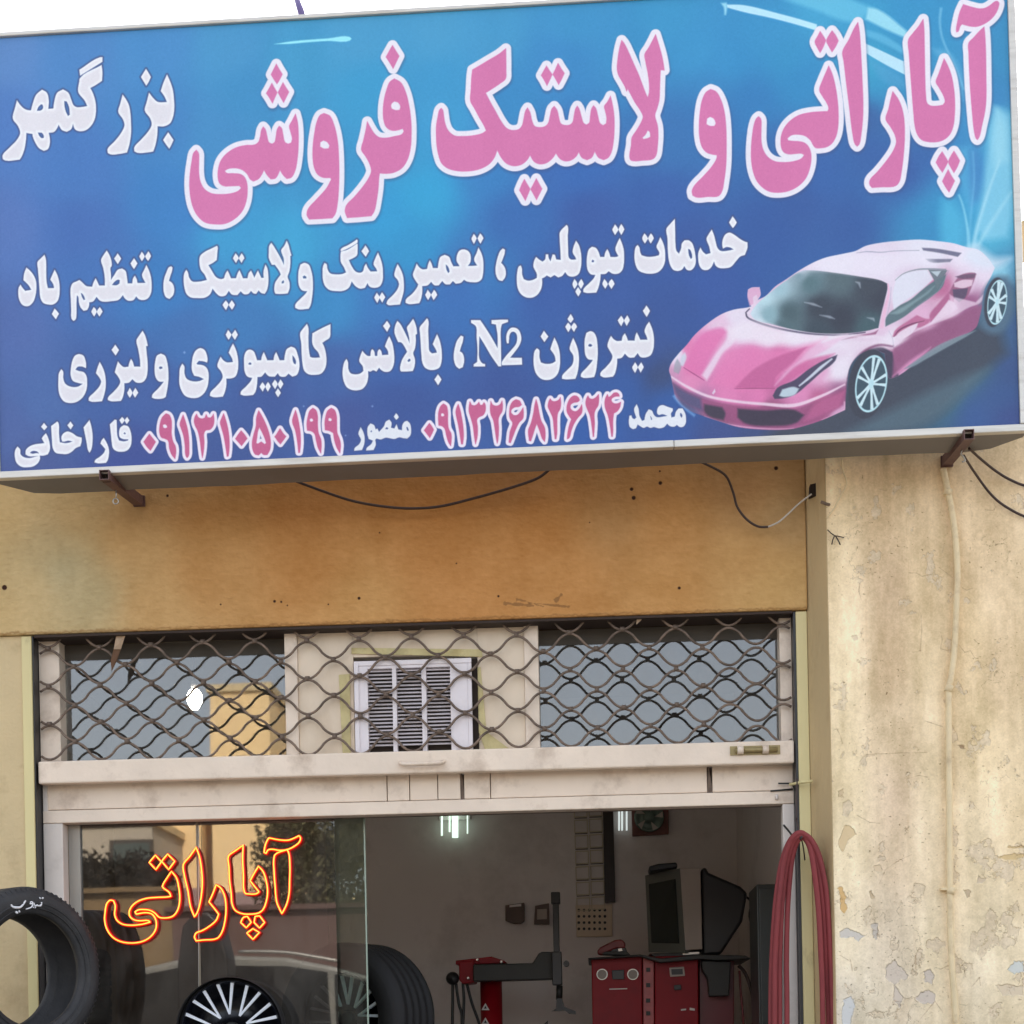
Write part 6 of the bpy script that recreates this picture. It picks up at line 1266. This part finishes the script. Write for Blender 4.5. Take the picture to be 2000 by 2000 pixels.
m_brk=mat('sandy_wall_render',(120,98,68),.9,var=.22,vscale=.8,dirt=(104,84,58),dscale=1.2,damt=.6)
bldg('apricot_house','tall apricot house across the street mirrored left in the window','building',300,393,1560,-50.,8.,m_or,(),base=1738)
bldg('apricot_house','tall apricot house across the street mirrored behind the word','building',410,526,1352,-49.,9.,m_or,((452,480,1480,1520),),base=1745)
bldg('beige_house','low beige house across the street mirrored at the left edge','building',60,296,1618,-46.,8.,m_bei,((214,300,1642,1700),(80,150,1642,1700)))
bldg('beige_house','long beige house across the street right of the apricot ones','building',545,900,1770,-47.,8.,m_bei,((580,640,1810,1890),(700,760,1810,1890)))
bldg('beige_house','distant pale house across the street opposite the doorway','building',1000,1500,1690,-48.,8.,m_bei,((1050,1120,1750,1850),(1200,1270,1750,1850),(1350,1420,1750,1850)))
bldg('garden_wall','sandy rough boundary wall along the far side of the street','wall',-600,335,1765,-19.5,.3,m_brk)
bldg('dark_wall','dark mauve brown boundary wall right of the sandy one across the street','wall',336,1500,1782,-19.5,.3,mat('mauve_brown_render',(92,70,64),.9,var=.2,vscale=.8,dirt=(60,44,42),dscale=.8,damt=.6))
# trees across the street
m_trunk=mat('grey_bark',(96,78,62),.95,var=.2,bump=.6); m_fol=mat('dusty_foliage',(96,92,62),.8,var=.35,vscale=3); m_fol2=mat('dark_foliage',(40,36,28),.85,var=.3,vscale=3)
def tree(lab,px,pyt,Y,cw,chh,m,seed):
    rg=random.Random(seed); top=Q(px,pyt,Y); t=thing('street_tree',lab,'tree',(top.x,Y,-.15),group='trees across the street'); hz_=top.z-chh
    MB().tube([(top.x,Y,-.15),(top.x+.1,Y,hz_*.5),(top.x-.05,Y,hz_+chh*.4)],[.16,.12,.05],8).build('trunk',m_trunk,t)
    mb=MB(); cl_=[(rg.uniform(-1,1),rg.uniform(-1,1),rg.uniform(-1,1)) for _ in range(26)]
    for i in range(9000):
        c_=rg.choice(cl_); q=Vector(c_)*.72+Vector((rg.gauss(0,.2),rg.gauss(0,.2),rg.gauss(0,.2)))
        if q.length>1.15: continue
        c=Vector((top.x+q.x*cw/2,Y+q.y*cw/2,top.z-chh/2+q.z*chh/2)); a=Vector((rg.gauss(0,1),rg.gauss(0,1),rg.gauss(0,1))).normalized(); b=a.orthogonal().normalized(); s_=rg.uniform(.07,.15)
        mb.add([c-a*s_,c-b*s_*.5,c+a*s_,c+b*s_*.5],[(0,1,2,3)])
    mb.build('crown',m,t)
tree('dusty green tree across the street mirrored at the right of the window',612,1560,-42.,3.6,4.6,m_fol,2)
tree('dark rounded tree across the street mirrored at the left of the window',225,1662,-40.,3.2,2.6,m_fol2,5)
# parked van on the near lane behind the photographer, mirrored in the glass
VY=-10.2
vn=thing('parked_van','silver parked van whose roof and windows show mirrored in the pane','van',(Q(480,1900,VY).x,VY-.9,-.12))
m_van=mat('dusty_silver_car_paint',(120,118,112),.25,var=.03,dirt=(150,140,124),dscale=3,damt=.3); m_tint=mat('dark_car_glass',(20,20,22),.08)
def vq(px,py,dy=0.): q=Q(px,py,VY); return Vector((q.x,VY+dy,q.z))
out=[(150,2400),(150,2090),(178,2040),(236,1925),(262,1893),(340,1876),(460,1867),(560,1870),(640,1885),(720,1905),(760,1960),(860,2060),(980,2090),(1000,2400)]
lo=[vq(a,b) for a,b in out]; 
for v_ in lo: v_.z=max(v_.z,.12)
MB().prism(lo,(0,-1.75,0)).build('body',m_van,vn,bevel=.04)
for txt in (((262,1930),(283,1902),(345,1890),(452,1885),(454,2035),(250,2035)),((456,1886),(560,1886),(640,1898),(650,2035),(458,2035)),((654,1902),(712,1915),(748,1960),(800,2035),(658,2034))):
    MB().prism([vq(a,b,.004) for a,b in txt],(0,.012,0)).build('side_window',m_tint,vn,bevel=.004)
MB().tube(cr([vq(462,1858,-.1),vq(560,1860,-.1),vq(660,1876,-.1)],5),.018,8).build('roof_rail',m_steel,vn)
for px in (270,850):
    c=vq(px,2400); c.z=.2; 
    MB().lathe([(.0,0),(.2,0),(.31,.03),(.33,.08),(.33,.2),(0,.2)],c+Vector((0,.02,0)),(0,-1,0),32).build('wheel',m_rubber,vn)
MB().box(vq(462,2050).x,vq(475,2050).x,VY+.002,VY+.012,.75,.79).build('door_handle',m_dark,vn)
cbx=Q(392,1800,-9.); cbn=thing('street_cabinet','tall dark steel street cabinet mirrored as a dark column in the window','cabinet',(cbx.x,-9.2,0.))
a_,b_=Q(340,1800,-9.),Q(446,1800,-9.); zz=Q(392,1782,-9.).z
MB().prism([(a_.x,-9.,-.12),(b_.x,-9.,-.12),(b_.x-.02,-9.,zz-.45),(b_.x-.1,-9.,zz-.1),(b_.x-.2,-9.,zz),(a_.x+.2,-9.,zz),(a_.x+.08,-9.,zz-.12),(a_.x+.02,-9.,zz-.5)],(0,-.4,0)).build('cabinet_body',mat('dark_brown_enamel',(14,9,8),.5,var=.2),cbn,bevel=.02)
MB().box(a_.x+.08,b_.x-.06,-8.998,-8.985,.1,zz-.6).build('cabinet_door',mat('dark_brown_enamel2',(17,11,10),.45,var=.2),cbn)
# roof-top dish seen past the sign's end
dsh=thing('roof_dish','small beige dish on the roof edge right of the sign','dish',(P(2010,600,.6)[0],.6,ROOF))
q=Vector(P(2012,470,.6)); MB().lathe([(0,.05),(.05,.043),(.09,.02),(.11,0),(.108,-.004),(.05,.036),(0,.044)],q,(.3,1,-.3),28).build('dish_bowl',m_jamb,dsh)
MB().tube([q+Vector((0,.05,-.02)),(q.x,q.y+.08,ROOF)],.012,8).build('dish_mast',m_rod,dsh)
# ceiling of the sky: nothing to build, the sky itself lights the place
